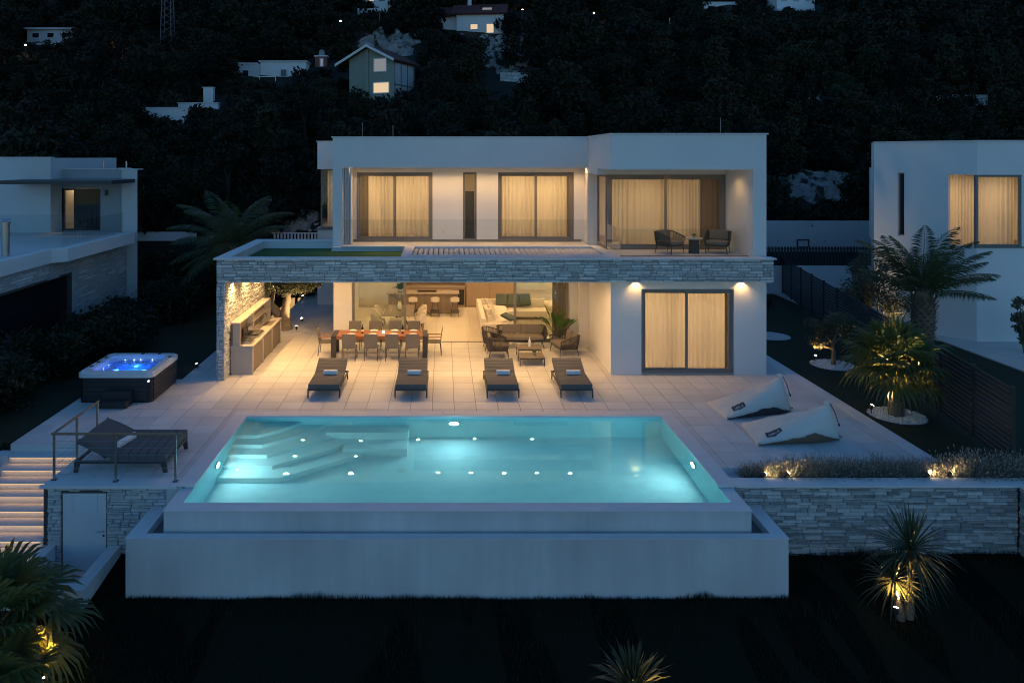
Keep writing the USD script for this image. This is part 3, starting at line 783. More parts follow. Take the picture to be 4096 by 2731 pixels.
for x in (-3.4, -2.35, -1.35, -.35):
    part(pool, 'wall_jet', MB().tube([(x, PY1, -.28), (x, PY1 - .02, -.28)], .08, 14), 'plaster')
part(pool, 'pool_water', MB().add([(PX0, PY0 - .012, WZ + .004), (PX1, PY0 - .012, WZ + .004), (PX1, PY1, WZ + .004), (PX0, PY1, WZ + .004)], [(0, 1, 2, 3)]), 'pool_water')


def pool_lamp(p, n):
    p, n = np.array(p), np.array(n)
    a = np.array([0, 0, 1.0]); b = np.cross(n, a)
    th = np.arange(18) / 18 * 2 * math.pi
    ring = lambda r, d: [p + n * d + r * (np.cos(t) * a + np.sin(t) * b) for t in th]
    h = MB().tube([p, p + n * .03], .155, 18)
    q = part(pool, 'pool_lamp', h, 'steel')
    v = [p + n * .034] + ring(.12, .034)
    f = [(0, 1 + i, 1 + (i + 1) % 18) for i in range(18)]
    fn = np.cross(v[1] - v[0], v[2] - v[0])
    if fn @ n < 0:
        f = [t[::-1] for t in f]
    part(q, 'lens', MB().add(v, f), 'lamp_pool')


pool_lamp((.28, PY1, -.42), (0, -1, 0))
pool_lamp((PX0, 17.35, -.50), (1, 0, 0))
pool_lamp((PX1, 17.35, -.50), (-1, 0, 0))

# overflow trough in front of and beside the pool
tr = thing('overflow_trough', 'pale concrete overflow trough wrapping the front of the pool', 'trough')
o = sbox(-6.09, 14.45, 6.62, 15.78).difference(sbox(-5.78, 14.63, 6.36, 15.9))
part(tr, 'wall', MB().poly(o, -2.6, -.47), 'pool_concrete')
part(tr, 'rim', MB().poly(sbox(-6.10, 14.44, 6.63, 15.77).difference(sbox(-5.77, 14.64, 6.35, 15.9)), -.47, -.452), 'coping')
part(tr, 'channel_floor', MB().poly(sbox(-5.78, 14.63, 6.36, 15.78).difference(sbox(-5.46, 14.76, 6.02, 15.9)), -.75, -.62), 'concrete_dark')

# ================================================================== RETAINING WALLS AND PLANTER
rw = thing('retaining_wall', 'long stone clad retaining wall under the planter, right of the pool', 'wall')
part(rw, 'core', B(6.05, 12.05, 15.82, 16.10, -2.2, -.045), 'stone_bed')
part(rw, 'plaster_strip', B(5.77, 6.10, 15.785, 15.815, -2.2, -.045), 'pool_concrete')
cladding(rw, (6.10, 15.82, -1.75), (1, 0, 0), (0, 0, 1), (0, -1, 0), 5.95, 1.70, rowh=(.05, .09), length=(.16, .5), proud=(.012, .05), g=.004, seed=21, m='stone_varied')
part(rw, 'coping', MB().poly(sbox(6.12, 15.72, 12.45, 16.12).union(sbox(12.02, 12.0, 12.45, 16.1)), -.045, -.002), 'coping')
rside = uniq(rw, 'side_face'); UsdGeom.Xform.Define(stage, rside)
part(rside, 'core', B(12.09, 12.4, 12.0, 15.84, -2.4, -.045), 'stone_bed')
cladding(rside, (12.09, 12.0, -2.2), (0, 1, 0), (0, 0, 1), (-1, 0, 0), 3.8, 2.15, rowh=(.05, .09), length=(.16, .5), proud=(.012, .05), g=.004, seed=22, most=120, m='stone_varied')
part(rw, 'planter_back', B(6.12, 12.45, 16.60, 16.63, -.6, -.02), 'coping')
part(rw, 'planter_soil', B(6.12, 12.45, 16.12, 16.60, -.6, -.13), 'pebble')

lw = thing('retaining_wall', 'short stone clad retaining wall with a white service door, left of the pool', 'wall')
DX0, DX1, DZ = -8.0, -7.07, -.20
part(lw, 'core', MB().wall_xz(sbox(-8.30, -2.4, -5.80, -.045).difference(sbox(DX0, -2.4, DX1, DZ)), 15.82, 16.1), 'stone_bed')
part(lw, 'plaster_strip', B(-5.80, -5.47, 15.785, 15.83, -2.2, -.045), 'pool_concrete')
cladding(lw, (-8.30, 15.82, -2.3), (1, 0, 0), (0, 0, 1), (0, -1, 0), 2.50, 2.255, rowh=(.05, .09), length=(.15, .5), proud=(.015, .05), seed=23, holes=((DX0 + 8.3 - .01, DX1 + 8.3 + .01, -.1, 2.3 + DZ + .01),))
part(lw, 'coping', B(-8.42, -5.562, 15.70, 15.757, -.06, .002), 'coping')
part(lw, 'coping', B(-8.42, -5.562, 15.757, 15.82, -.06, -.02), 'coping')
d = part(lw, 'door', B(DX0 + .01, DX1 - .01, 15.83, 15.88, -1.95, DZ - .01), 'door_white')
v = part(d, 'vent', bars(MB(), DX0 + .22, DX1 - .19, -.62, -.24, 15.815, 15.83, .015), 'door_white')
for k in range(9):
    part(v, 'slat', MB().add([(DX0 + .235, 15.829, -.62 + .02 + k * .038), (DX1 - .205, 15.829, -.62 + .02 + k * .038), (DX1 - .205, 15.812, -.62 + k * .038 + .008), (DX0 + .235, 15.812, -.62 + k * .038 + .008),
                                  (DX0 + .235, 15.829, -.62 + .03 + k * .038), (DX1 - .205, 15.829, -.62 + .03 + k * .038)], [(0, 1, 2, 3), (3, 2, 5, 4)]), 'door_white')
part(d, 'handle', MB().tube([(DX1 - .06, 15.83, -1.0), (DX1 - .06, 15.79, -1.0), (DX1 - .19, 15.785, -1.0)], .012, 6), 'steel')
part(d, 'keyhole', MB().tube([(DX1 - .06, 15.83, -1.09), (DX1 - .06, 15.815, -1.09)], .022, 8), 'dark_metal')
# light well before the door
well = thing('light_well', 'pale concrete kerb around the sunken pit before the service door', 'kerb')
k = sbox(-8.36, 14.12, -6.75, 15.77).difference(sbox(-8.12, 14.36, -7.0, 15.9))
part(well, 'kerb', MB().poly(k, -2.5, -1.27), 'coping')
part(well, 'floor', B(-8.12, -7.0, 14.36, 15.80, -2.1, -1.95), 'coping')
for q in range(14):
    part(well, 'grate_bar', B(-7.9, -7.05, 14.5 + q * .05, 14.525 + q * .05, -1.95, -1.92), 'steel')

# outside stairs with lit treads
st = thing('outdoor_stairs', 'outdoor stairs going down left of the terrace with lit treads', 'stairs')
for k in range(1, 11):
    y1, y0, z = 18.0 - .316 * (k - 1), 18.0 - .316 * k, -.165 * k
    s = part(st, 'step', B(-10.2, -8.40, y0 + .02, y1 + .10, z - .165, z - .03), 'coping')
    part(s, 'tread', B(-10.2, -8.40, y0 - .035, y1 - .005, z - .03, z), 'coping')
    if k >= 2:
        yl = y1 + .0 - .045
        part(s, 'light_strip', MB().add([(-10.15, y1 - .034, z + .165 - .032), (-8.45, y1 - .034, z + .165 - .032), (-8.45, y1 - .012, z + .165 - .034), (-10.15, y1 - .012, z + .165 - .034)], [(0, 3, 2, 1)]), 'lamp_step')
part(st, 'side_wall', MB().poly(sg.Polygon([(-10.55, 14.0), (-10.22, 14.0), (-10.22, 18.4), (-10.55, 18.4)]), -2.6, -1.85), 'coping')
for k in range(6):
    part(st, 'side_wall', B(-10.55, -10.22, 16.2 + .3 * k, 16.5 + .3 * k, -2.0, -.95 + .16 * k), 'coping')
part(st, 'inner_wall', B(-8.398, -8.305, 15.84, 18.0, -2.4, -.062), 'stone_bed')

# railing round the lower left corner of the terrace
ra = thing('railing', 'steel cable railing with wooden handrail at the corner above the stairs', 'railing')
PT = [(-8.26, 18.0), (-8.26, 17.0), (-8.26, 16.0), (-6.92, 15.93), (-5.66, 15.93)]
for x, y in PT:
    q = part(ra, 'post', B(x - .02, x + .02, y - .02, y + .02, 0.002, .98), 'steel')
    part(q, 'foot', B(x - .05, x + .05, y - .05, y + .05, .002, .014), 'dark_metal')
part(ra, 'handrail', MB().tube([(-8.26, 18.06, 1.0), (-8.26, 15.95, 1.0)], .027, 10), 'wood_rail', True)
part(ra, 'handrail', MB().tube([(-8.285, 15.94, 1.0), (-5.52, 15.93, 1.0)], .027, 10), 'wood_rail', True)
for k in range(6):
    z = .14 + k * .14
    part(ra, 'cable', MB().tube([(-8.26, 18.0, z), (-8.26, 16.0, z), (-8.24, 15.94, z), (-5.66, 15.93, z)], .004, 4), 'steel')

# ================================================================== GROUND (setting)
def sheet(x0, x1, y0, y1, nx, ny, zf, name, m, kind='structure', label=None):
    x, y = np.meshgrid(np.linspace(x0, x1, nx), np.linspace(y0, y1, ny), indexing='ij')
    v = np.stack([x.ravel(), y.ravel(), zf(x.ravel(), y.ravel())], 1)
    i = np.arange(nx * ny).reshape(nx, ny)
    f = np.stack([i[:-1, :-1], i[1:, :-1], i[1:, 1:], i[:-1, 1:]], -1).reshape(-1, 4)
    return solo(name, MB().add(v, f), m, label, None, None, kind, smooth=True)


def n2(x, y, s, seed=0):
    return meshkit.fbm(np.stack([np.asarray(x, float) * s, np.asarray(y, float) * s, np.zeros_like(np.asarray(x, float))], 1), 4, seed) - .5


def low_z(x, y):
    return -1.47 - .105 * (15.8 - y) + .05 * n2(x, y, .9, 3)


def hill_z(x, y):
    x, y = np.asarray(x, float), np.asarray(y, float)
    t = np.clip((y - 41) / 12, 0, 1)
    return np.where(y < 41, 2.5 - 1.02 * (41 - y), 2.5 + .42 * np.maximum(y - 41, 0)) + t * (5.0 * n2(x, y, .045, 5) + 1.2 * n2(x, y, .25, 6))


gx = np.concatenate([np.linspace(-90, -14, 60), np.linspace(-13.9, 13.9, 200), np.linspace(14, 90, 60)])
gy = np.concatenate([np.linspace(-40, 3, 60), np.linspace(3.1, 15.81, 100)])
gX, gY = np.meshgrid(gx, gy, indexing='ij')
gi = np.arange(gX.size).reshape(gX.shape)
gf = np.stack([gi[:-1, :-1], gi[1:, :-1], gi[1:, 1:], gi[:-1, 1:]], -1).reshape(-1, 4)
gv = np.stack([gX.ravel(), gY.ravel(), low_z(gX.ravel(), gY.ravel())], 1)
gc = gv[gf].mean(1)
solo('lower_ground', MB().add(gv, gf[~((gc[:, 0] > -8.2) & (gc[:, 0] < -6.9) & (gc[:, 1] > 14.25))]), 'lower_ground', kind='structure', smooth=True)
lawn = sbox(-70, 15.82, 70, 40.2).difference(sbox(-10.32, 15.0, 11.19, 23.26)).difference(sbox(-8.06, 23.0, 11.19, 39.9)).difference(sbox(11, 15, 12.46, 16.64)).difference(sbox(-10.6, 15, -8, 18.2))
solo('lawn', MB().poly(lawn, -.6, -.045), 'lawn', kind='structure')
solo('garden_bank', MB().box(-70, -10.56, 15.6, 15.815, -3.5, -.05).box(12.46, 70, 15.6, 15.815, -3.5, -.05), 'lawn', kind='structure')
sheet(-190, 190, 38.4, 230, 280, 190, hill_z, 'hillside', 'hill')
pav = sg.Polygon([(18.6, 17), (18.6, 28.2), (16.6, 31), (16.6, 38.4), (60, 38.4), (60, 17)])
solo('neighbour_paving', MB().poly(pav, -.3, .0), 'tile_rest', kind='structure')

# back of the plot: retaining wall, fence and the road wall
bw = thing('boundary_wall', 'low white wall along the road behind the villas, slats on top', 'wall')
part(bw, 'wall', MB().box(10.3, 24.0, 38.0, 38.2, -.2, 1.36), 'plaster')
part(bw, 'wall', MB().box(-9.1, 10.3, 40.0, 40.2, -.2, 2.30), 'wall_grey')
part(bw, 'rail', MB().box(10.3, 24.0, 38.06, 38.1, 1.44, 1.48).box(10.3, 24.0, 38.06, 38.1, 2.2, 2.24), 'dark_metal')
for k in range(86):
    x = 10.4 + k * .158
    part(bw, 'slat', B(x, x + .10, 38.02, 38.06, 1.38, 2.32), 'fence_dark')
for k in range(14):
    x = -9.0 + k * .18
    part(bw, 'slat', B(x, x + .09, 40.02, 40.06, 2.31, 2.78), 'coping')
part(bw, 'rail', B(-9.1, -6.3, 40.01, 40.07, 2.78, 2.84), 'coping')
part(bw, 'wall', B(-16.6, -13.4, 40.9, 41.0, 2.3, 2.78), 'plaster')
rwl = thing('road_wall', 'tall plain grey white wall behind the slatted fence, right of the villa', 'wall')
part(rwl, 'wall', B(9.5, 26.0, 40.3, 40.6, -.2, 3.42), 'wall_grey')
part(rwl, 'vent_frame', bars(MB(), 18.9, 19.55, 2.02, 2.45, 40.24, 40.3, .05), 'dark_metal')
for x in (17.9, 20.4, 22.0):
    part(rwl, 'drain_hole', MB().tube([(x, 40.31, 2.35), (x, 40.285, 2.35)], .03, 8), 'black')

# fence along the right boundary
fe = thing('fence', 'long dark fence of horizontal slats along the right lawn', 'fence')
P0, P1 = np.array([17.1, 38.0]), np.array([12.55, 16.6])
DV = P1 - P0; LEN = np.linalg.norm(DV); DV /= LEN; ANG = math.degrees(math.atan2(DV[1], DV[0]))
NP = 12; PW = LEN / NP
for k in range(NP + 1):
    c = P0 + DV * PW * k
    part(fe, 'post', MB().box(-.035, .035, -.035, .035, -.4, 1.80).move((c[0], c[1], 0), rz=ANG), 'fence_dark')
for k in range(NP):
    c = P0 + DV * PW * k
    for j in range(15):
        part(fe, 'slat', MB().box(.04, PW - .04, -.012, .012, .05 + j * .115, .05 + j * .115 + .092).move((c[0], c[1], 0), rz=ANG), 'fence_dark')


# ------------------------------------------------------------------ neighbour on the right
nr = thing('neighbour_house', 'white neighbouring house at the right with a lit curtained corner window', 'house')
A = np.array([17.6, 30.8]); C = np.array([19.8, 28.0]); LL = np.linalg.norm(C - A); AA = math.degrees(math.atan2(C[1] - A[1], C[0] - A[0]))
w1 = sbox(0, 0, LL, 7.43).difference(sbox(LL * .742, 3.52, LL + .1, 6.18)).difference(sbox(LL * .247, 3.70, LL * .316, 6.22))
part(nr, 'wall', MB().wall_xz(w1, 0, .25).move((A[0], A[1], 0), rz=AA), 'plaster')
w2 = sbox(19.82, 0, 34, 7.43).difference(sbox(19.7, 3.52, 21.5, 6.18))
part(nr, 'wall', MB().wall_xz(w2, 28.0, 28.25), 'plaster')
W3 = sbox(0, 0, 15.4, 7.43)
part(nr, 'wall', MB().wall_xz(W3, -.25, 0).move((17.62, 31.02, 0), rz=math.degrees(math.atan2(13.2, 7.9))), 'plaster')
part(nr, 'roof', MB().poly(sg.Polygon([(17.9, 31.0), (19.95, 28.2), (34, 28.2), (34, 44), (25.8, 44)]), 7.2, 7.3), 'concrete_dark')
edge = sg.Polygon([(17.55, 30.78), (19.77, 27.95), (34, 27.95), (34, 44.2), (25.5, 44.2)])
part(nr, 'roof_edging', MB().poly(edge.difference(edge.buffer(-.35)), 7.433, 7.47), 'coping')
wn = part(nr, 'corner_window', MB().box(19.78, 19.88, 28.0, 28.1, 3.52, 6.18).box(19.88, 21.5, 28.06, 28.12, 3.52, 3.60).box(19.88, 21.5, 28.06, 28.12, 6.1, 6.18).box(21.42, 21.5, 28.06, 28.12, 3.6, 6.1), 'frame')
part(wn, 'pane', B(19.88, 21.42, 28.08, 28.09, 3.6, 6.1), 'glass')
part(wn, 'pane', MB().box(LL * .76, LL - .05, .08, .09, 3.56, 6.14).move((A[0], A[1], 0), rz=AA), 'glass')
part(wn, 'sill', B(19.75, 21.55, 27.95, 28.06, 3.47, 3.52), 'frame')
sl = part(nr, 'slot_window', bars(MB(), LL * .25, LL * .314, 3.71, 6.21, .12, .18, .04).move((A[0], A[1], 0), rz=AA), 'frame')
part(sl, 'pane', MB().box(LL * .26, LL * .305, .145, .15, 3.76, 6.17).move((A[0], A[1], 0), rz=AA), 'black_glass')
part(nr, 'room_floor', MB().poly(sg.Polygon([(18.6, 30.2), (19.9, 28.4), (24, 28.4), (24, 32), (18.6, 32)]), 3.3, 3.4), 'walnut')
part(nr, 'room_ceiling', MB().poly(sg.Polygon([(18.2, 30.6), (19.9, 28.3), (24, 28.3), (24, 32), (18.2, 32)]), 6.3, 6.4), 'plaster_inside')
part(nr, 'room_wall', B(18.2, 24, 32, 32.2, 3.4, 6.4), 'plaster_inside')
part(nr, 'room_wall', B(23.8, 24, 28.3, 32, 3.4, 6.4), 'plaster_inside')
ceiling_lamp(nr, 21.0, 29.7, 6.3, .13, 'lamp_room')
ceiling_lamp(nr, 19.9, 30.2, 6.3, .10, 'lamp_room')
curtain(20.0, 21.45, 3.45, 6.25, 28.34, 'pale curtain behind the right pane of the neighbouring corner window', seed=15)
mb = MB()
cx = np.linspace(LL * .70, LL * .99, 60)
vv = np.vstack([np.stack([cx, .34 + .03 * np.sin(cx * 60) * (.7 + .3 * np.sin(cx * 13)), np.full(60, z)], 1) for z in (3.45, 6.25)])
mb.add(vv, [(i, i + 1, i + 61, i + 60) for i in range(59)]).move((A[0], A[1], 0), rz=AA)
solo('curtain', mb, 'curtain', 'pale curtain behind the angled left pane of the neighbouring corner window', 'curtain', smooth=True)

# ------------------------------------------------------------------ neighbour on the left
nl = thing('neighbour_house', 'dim neighbouring house at the left with stone base, balcony and flat roofs', 'house')
gs = sbox(18.0, -.6, 34.0, 3.02).difference(sbox(23.3, -.6, 29.0, 2.35))
m = MB()
for g in [gs]:
    t = trimesh.creation.extrude_polygon(g, .25, engine='earcut'); q = np.array(t.vertices); m.add(np.stack([-14.3 - q[:, 2], q[:, 0], q[:, 1]], 1), t.faces[:, ::-1])
core = part(nl, 'stone_base', m, 'stone_bed')
cladding(core, (-14.3, 18.0, -.6), (0, 1, 0), (0, 0, 1), (1, 0, 0), 16, 3.6, rowh=(.07, .12), length=(.3, .9), proud=(.015, .05), seed=31, most=150, holes=((5.28, 11.02, -.1, 2.97),))
part(nl, 'opening', B(-16.0, -15.2, 23.2, 29.1, -.6, 2.5), 'black')
part(nl, 'opening_glass', B(-14.50, -14.48, 23.3, 29.0, -.6, 2.34), 'black_glass')
part(nl, 'balcony_slab', MB().poly(sg.Polygon([(-30, 16), (-14.15, 16), (-14.15, 27.2), (-13.75, 27.6), (-13.75, 33.6), (-30, 33.6)]), 3.02, 3.50), 'plaster')
part(nl, 'balcony_tiles', MB().poly(sg.Polygon([(-30, 16), (-14.45, 16), (-14.45, 27.4), (-14.05, 27.8), (-14.05, 33.5), (-30, 33.5)]), 3.50, 3.512), 'tile_rest')
part(nl, 'side_wall', MB().poly(sg.Polygon([(-14.5, 34.0), (-13.8, 34.0), (-16.6, 40.0), (-17.3, 40.0)]), -.6, 6.27), 'wall_grey')
part(nl, 'upper_wall', MB().wall_xz(sbox(-17.75, 3.2, -14.5, 6.27).difference(sbox(-17.35, 3.5, -15.6, 5.42)), 34.3, 34.5), 'wall_slate')
part(nl, 'upper_wall', B(-32, -17.35, 33.3, 33.5, 3.2, 6.80), 'wall_grey')
part(nl, 'upper_wall', B(-17.55, -17.35, 33.5, 40, 3.5, 6.80), 'wall_grey')
part(nl, 'roof', MB().poly(sg.Polygon([(-17.3, 34.4), (-14.2, 34.4), (-16.9, 40), (-17.3, 40)]), 6.0, 6.1).box(-32, -17.4, 33.4, 40, 6.5, 6.6), 'concrete_dark')
part(nl, 'roof_edging', MB().box(-32, -17.3, 33.25, 33.55, 6.803, 6.845).box(-17.3, -13.75, 34.25, 34.55, 6.273, 6.31).box(-14.55, -13.75, 33.95, 34.25, 6.273, 6.31), 'coping')
part(nl, 'canopy', B(-18.6, -13.9, 31.6, 34.2, 5.70, 5.86), 'dark_metal')
dr = part(nl, 'glass_door', bars(MB(), -17.34, -15.61, 3.5, 5.41, 34.36, 34.44, .08), 'dark_metal')
part(dr, 'pane', B(-17.26, -15.69, 34.40, 34.41, 3.58, 5.33), 'glass')
part(nl, 'room', MB().box(-18, -16.3, 36.2, 36.4, 3.4, 6.0).box(-18, -15.7, 34.5, 36.2, 3.4, 3.45).box(-18, -15.7, 34.5, 36.2, 5.95, 6.0), 'plaster_inside')
ceiling_lamp(nl, -17.1, 35.4, 5.95, .07, 'lamp_room')
part(nl, 'wall_lamp', MB().cyl(-15.3, 34.22, 5.1, 5.35, .06), 'dark_metal')
gl = uniq(nl, 'glass_balustrade'); UsdGeom.Xform.Define(stage, gl)
part(gl, 'glass_panel', B(-22, -15.55, 31.9, 31.915, 3.5, 4.40), 'glass')
for a, b in ((27.9, 29.5), (29.52, 31.2), (31.22, 33.2)):
    part(gl, 'glass_panel', B(-14.12, -14.105, a, b, 3.5, 4.40), 'glass')
part(nl, 'flue', MB().cyl(-14.75, 25.4, 3.5, 4.62, .125), 'steel')
part(nl, 'flue_cap', MB().cyl(-14.75, 25.4, 4.62, 4.66, .17).cyl(-14.75, 25.4, 4.70, 4.78, .16, .12), 'steel')
part(nl, 'ground_wall', B(-16.2, -14.5, 30.2, 34.0, 2.2, 3.0), 'wall_grey')
for x, y, z in ((-22, 34, 6.8), (-14.8, 35.2, 6.3), (-16.0, 35.5, 6.3)):
    part(nl, 'roof_vent', MB().cyl(x, y, z - .3, z + .35, .04, n=8), 'steel')
curtain(-16.98, -15.62, 3.5, 5.4, 34.62, 'dark curtain in the glass door of the left neighbouring house', 'bag_dark', seed=17)

# ================================================================== HILLSIDE: houses, walls, rocks, lamps
def on_hill(dx, dy, up=0.0):
    """The point of the hillside seen in direction (dx, dy) of the photograph scaled to 2352 pixels."""
    sx, sz = (dx * 1.7415 - PXC) / FPX, -(dy * 1.7415 - PYC) / FPX
    Y = np.linspace(41, 200, 3000)
    d = CAM_H + sz * Y - (hill_z(sx * Y, Y) + up)
    k = np.argmax(d < 0) if (d < 0).any() else len(Y) - 1
    return np.array([sx * Y[k], Y[k], CAM_H + sz * Y[k]])


def windowed(parent, x0, x1, z0, z1, y, lit=None, name='window', fr='coping'):
    f = part(parent, name, bars(MB(), x0, x1, z0, z1, y - .05, y + .02, .09), fr)
    part(f, 'pane', B(x0 + .09, x1 - .09, y - .02, y - .01, z0 + .09, z1 - .09), lit or 'black_glass')
    return f


# gable house, grey green
p = on_hill(878, 214)
g = thing('gable_house', 'grey green gabled house with white eaves on the hillside', 'house', (p[0], p[1], p[2]), -24)
k = p[1] * 1.7415 / FPX                       # metres per photograph pixel at this distance
W_, D_ = 4.2, 4.0
gab = sg.Polygon([(-W_ / 2, -1.5), (W_ / 2, -1.5), (W_ / 2, 2.55), (-.15, 3.75), (-W_ / 2, 2.75)])
part(g, 'wall', MB().wall_xz(gab, -D_ / 2, D_ / 2), 'house_green')
part(g, 'corner_pier', B(-.55, -.2, -D_ / 2 - .12, -D_ / 2, -1.5, 3.5), 'house_green')
for s, (xa, za, xb, zb) in enumerate(((-W_ / 2 - 1.1, 2.35, -.15, 3.86), (-.15, 3.86, W_ / 2 + .35, 2.55))):
    m = MB().add([(xa, -D_ / 2 - .5, za), (xb, -D_ / 2 - .5, zb), (xb, D_ / 2 + .5, zb), (xa, D_ / 2 + .5, za), (xa, -D_ / 2 - .5, za - .12), (xb, -D_ / 2 - .5, zb - .12), (xb, D_ / 2 + .5, zb - .12), (xa, D_ / 2 + .5, za - .12)],
                 [(0, 1, 2, 3), (7, 6, 5, 4), (4, 5, 1, 0), (5, 6, 2, 1), (6, 7, 3, 2), (7, 4, 0, 3)])
    part(g, 'roof', m, 'roof_red')
    part(g, 'eave_board', MB().add([(xa, -D_ / 2 - .56, za - .2), (xb, -D_ / 2 - .56, zb - .2), (xb, -D_ / 2 - .56, zb + .03), (xa, -D_ / 2 - .56, za + .03), (xa, -D_ / 2 - .51, za - .2), (xb, -D_ / 2 - .51, zb - .2), (xb, -D_ / 2 - .51, zb + .03), (xa, -D_ / 2 - .51, za + .03)],
                                  [(0, 1, 2, 3), (7, 6, 5, 4), (3, 2, 6, 7), (0, 4, 5, 1)]), 'plaster')
windowed(g, .25, 1.55, 1.55, 2.75, -D_ / 2, 'window_cool')
windowed(g, .2, 1.8, -.25, .75, -D_ / 2, 'window_warm')
part(g, 'side_panel', B(W_ / 2 + .003, W_ / 2 + .04, -D_ / 2 + .1, D_ / 2 - .1, -1.4, 2.3), 'wall_grey')
for q in range(4):
    part(g, 'side_batten', B(W_ / 2 + .04, W_ / 2 + .07, -D_ / 2 + .2 + q * 1.15, -D_ / 2 + .26 + q * 1.15, -1.4, 2.3), 'dark_metal')
part(g, 'side_batten', B(W_ / 2 + .04, W_ / 2 + .07, -D_ / 2 + .1, D_ / 2 - .1, .5, .56), 'dark_metal')

# low white house left of it
p = on_hill(628, 176)
g = thing('low_house', 'low flat white house on the hillside, left of the gabled house', 'house', tuple(p))
part(g, 'wall', B(-1.2, 3.0, 0, 4, -1.5, 1.35), 'plaster')
part(g, 'wall', B(-3.2, -1.21, -.4, 4, -1.5, 1.1), 'wall_grey')
part(g, 'roof', B(-1.35, 3.1, -.15, 4.1, 1.35, 1.45), 'coping')
part(g, 'roof', B(-3.3, -1.36, -.5, 4.1, 1.1, 1.2), 'coping')
windowed(g, -2.8, -2.1, -.2, .6, -.4)
windowed(g, .6, 1.3, -.1, .7, 0)
windowed(g, 1.7, 2.5, -.3, .4, 0)
part(g, 'railing', bars(MB(), -1.1, .4, -.9, -.1, -.9, -.87, .05), 'steel')
p = on_hill(737, 155)
g = thing('brick_chimney_hut', 'small red brick tower with a white top on the hillside', 'tower', tuple(p))
part(g, 'wall', B(-.55, .55, 0, 1.2, -1, 1.0), 'brick_red')
part(g, 'coping', B(-.62, .62, -.07, 1.27, 1.0, 1.12), 'coping')
part(g, 'cowl', MB().cyl(0, .6, 1.12, 1.7, .35, .22, 8), 'rock')
windowed(g, -.1, .25, .05, .85, 0, 'window_cool')

# white house with a red roof
p = on_hill(1092, 74)
g = thing('red_roof_house', 'white house under a long dark red roof high on the hillside', 'house', tuple(p), -6)
part(g, 'wall', B(-2.0, 3.0, 0, 5, -2, 2.0), 'plaster')
part(g, 'wall', B(-5.5, -2.01, .6, 5, -2, 1.8), 'plaster')
for a, b, y0, z0 in ((-2.6, 3.4, -.4, 1.95), (-6.0, -2.61, .2, 1.85)):
    part(g, 'roof', MB().add([(a, y0, z0), (b, y0, z0), (b, y0 + 3.2, z0 + 1.5), (a, y0 + 3.2, z0 + 1.5), (a, y0 + 6, z0), (b, y0 + 6, z0), (a, y0, z0 - .12), (b, y0, z0 - .12), (b, y0 + 6, z0 - .12), (a, y0 + 6, z0 - .12)],
                             [(0, 1, 2, 3), (3, 2, 5, 4), (6, 7, 1, 0), (9, 8, 7, 6), (7, 8, 5, 1), (6, 0, 4, 9)]), 'roof_red')
part(g, 'roof_window', MB().add([(.7, .32, 2.38), (1.7, .32, 2.38), (1.7, 1.1, 2.76), (.7, 1.1, 2.76)], [(0, 1, 2, 3)]), 'window_cool')
windowed(g, -.6, .3, .2, .9, 0, 'window_warm'); windowed(g, 1.1, 2.0, -.2, .9, 0, 'window_warm')
part(g, 'chimney', B(-1.0, -.6, 2.6, 3.0, 3.0, 4.2), 'coping')

for dx, dy, w, h, lab, lit in ((874, 22, 4.2, 2.6, 'pale house with lit windows at the top edge of the hillside', 1), (1828, 22, 5.0, 3.0, 'white terraced house at the top right of the hillside', 0),
                               (117, 100, 5.2, 1.5, 'long low grey building high at the left of the hillside', 0)):
    p = on_hill(dx, dy)
    g = thing('hillside_house', lab, 'house', tuple(p))
    part(g, 'wall', B(-w / 2, w / 2, 0, 4, -2, h), 'plaster' if lit or h > 2 else 'wall_grey')
    part(g, 'roof', B(-w / 2 - .3, w / 2 + .3, -.3, 4.3, h, h + .18), 'coping')
    part(g, 'terrace', B(-w / 2 - .5, w / 2 - .8, -1.6, 0, -1.8, -.2), 'plaster' if h > 2 else 'wall_grey')
    for q in range(3):
        windowed(g, -w / 2 + .5 + q * w / 3.2, -w / 2 + 1.4 + q * w / 3.2, h * .35, h * .8, 0, 'window_warm' if lit and q != 1 else None)
p = on_hill(1655, 14)
g = thing('terrace_wall', 'thin white terrace wall at the top edge of the hillside', 'wall', tuple(p)); part(g, 'wall', B(-2.6, 2.6, 0, .3, -1, .45), 'plaster'); part(g, 'cap', B(-2.7, 2.7, -.05, .35, .45, .53), 'coping')

def drystone(dx0, dx1, dy, h, lab, seed, gap=0.0, m='stone'):
    p, q = on_hill(dx0, dy), on_hill(dx1, dy)
    p, q = p.copy(), q.copy(); z = (p[2] + q[2]) / 2
    L = q[0] - p[0]
    g = thing('dry_stone_wall', lab, 'wall', (p[0], (p[1] + q[1]) / 2, z))
    part(g, 'core', B(0, L, .06, .7, -2.0, h - .05), 'stone_bed')
    cladding(g, (0, .06, -.3), (1, 0, 0), (0, 0, 1), (0, -1, 0), L, h + .3, rowh=(.16, .34), length=(.3, .9), proud=(.03, .12), seed=seed, most=60)


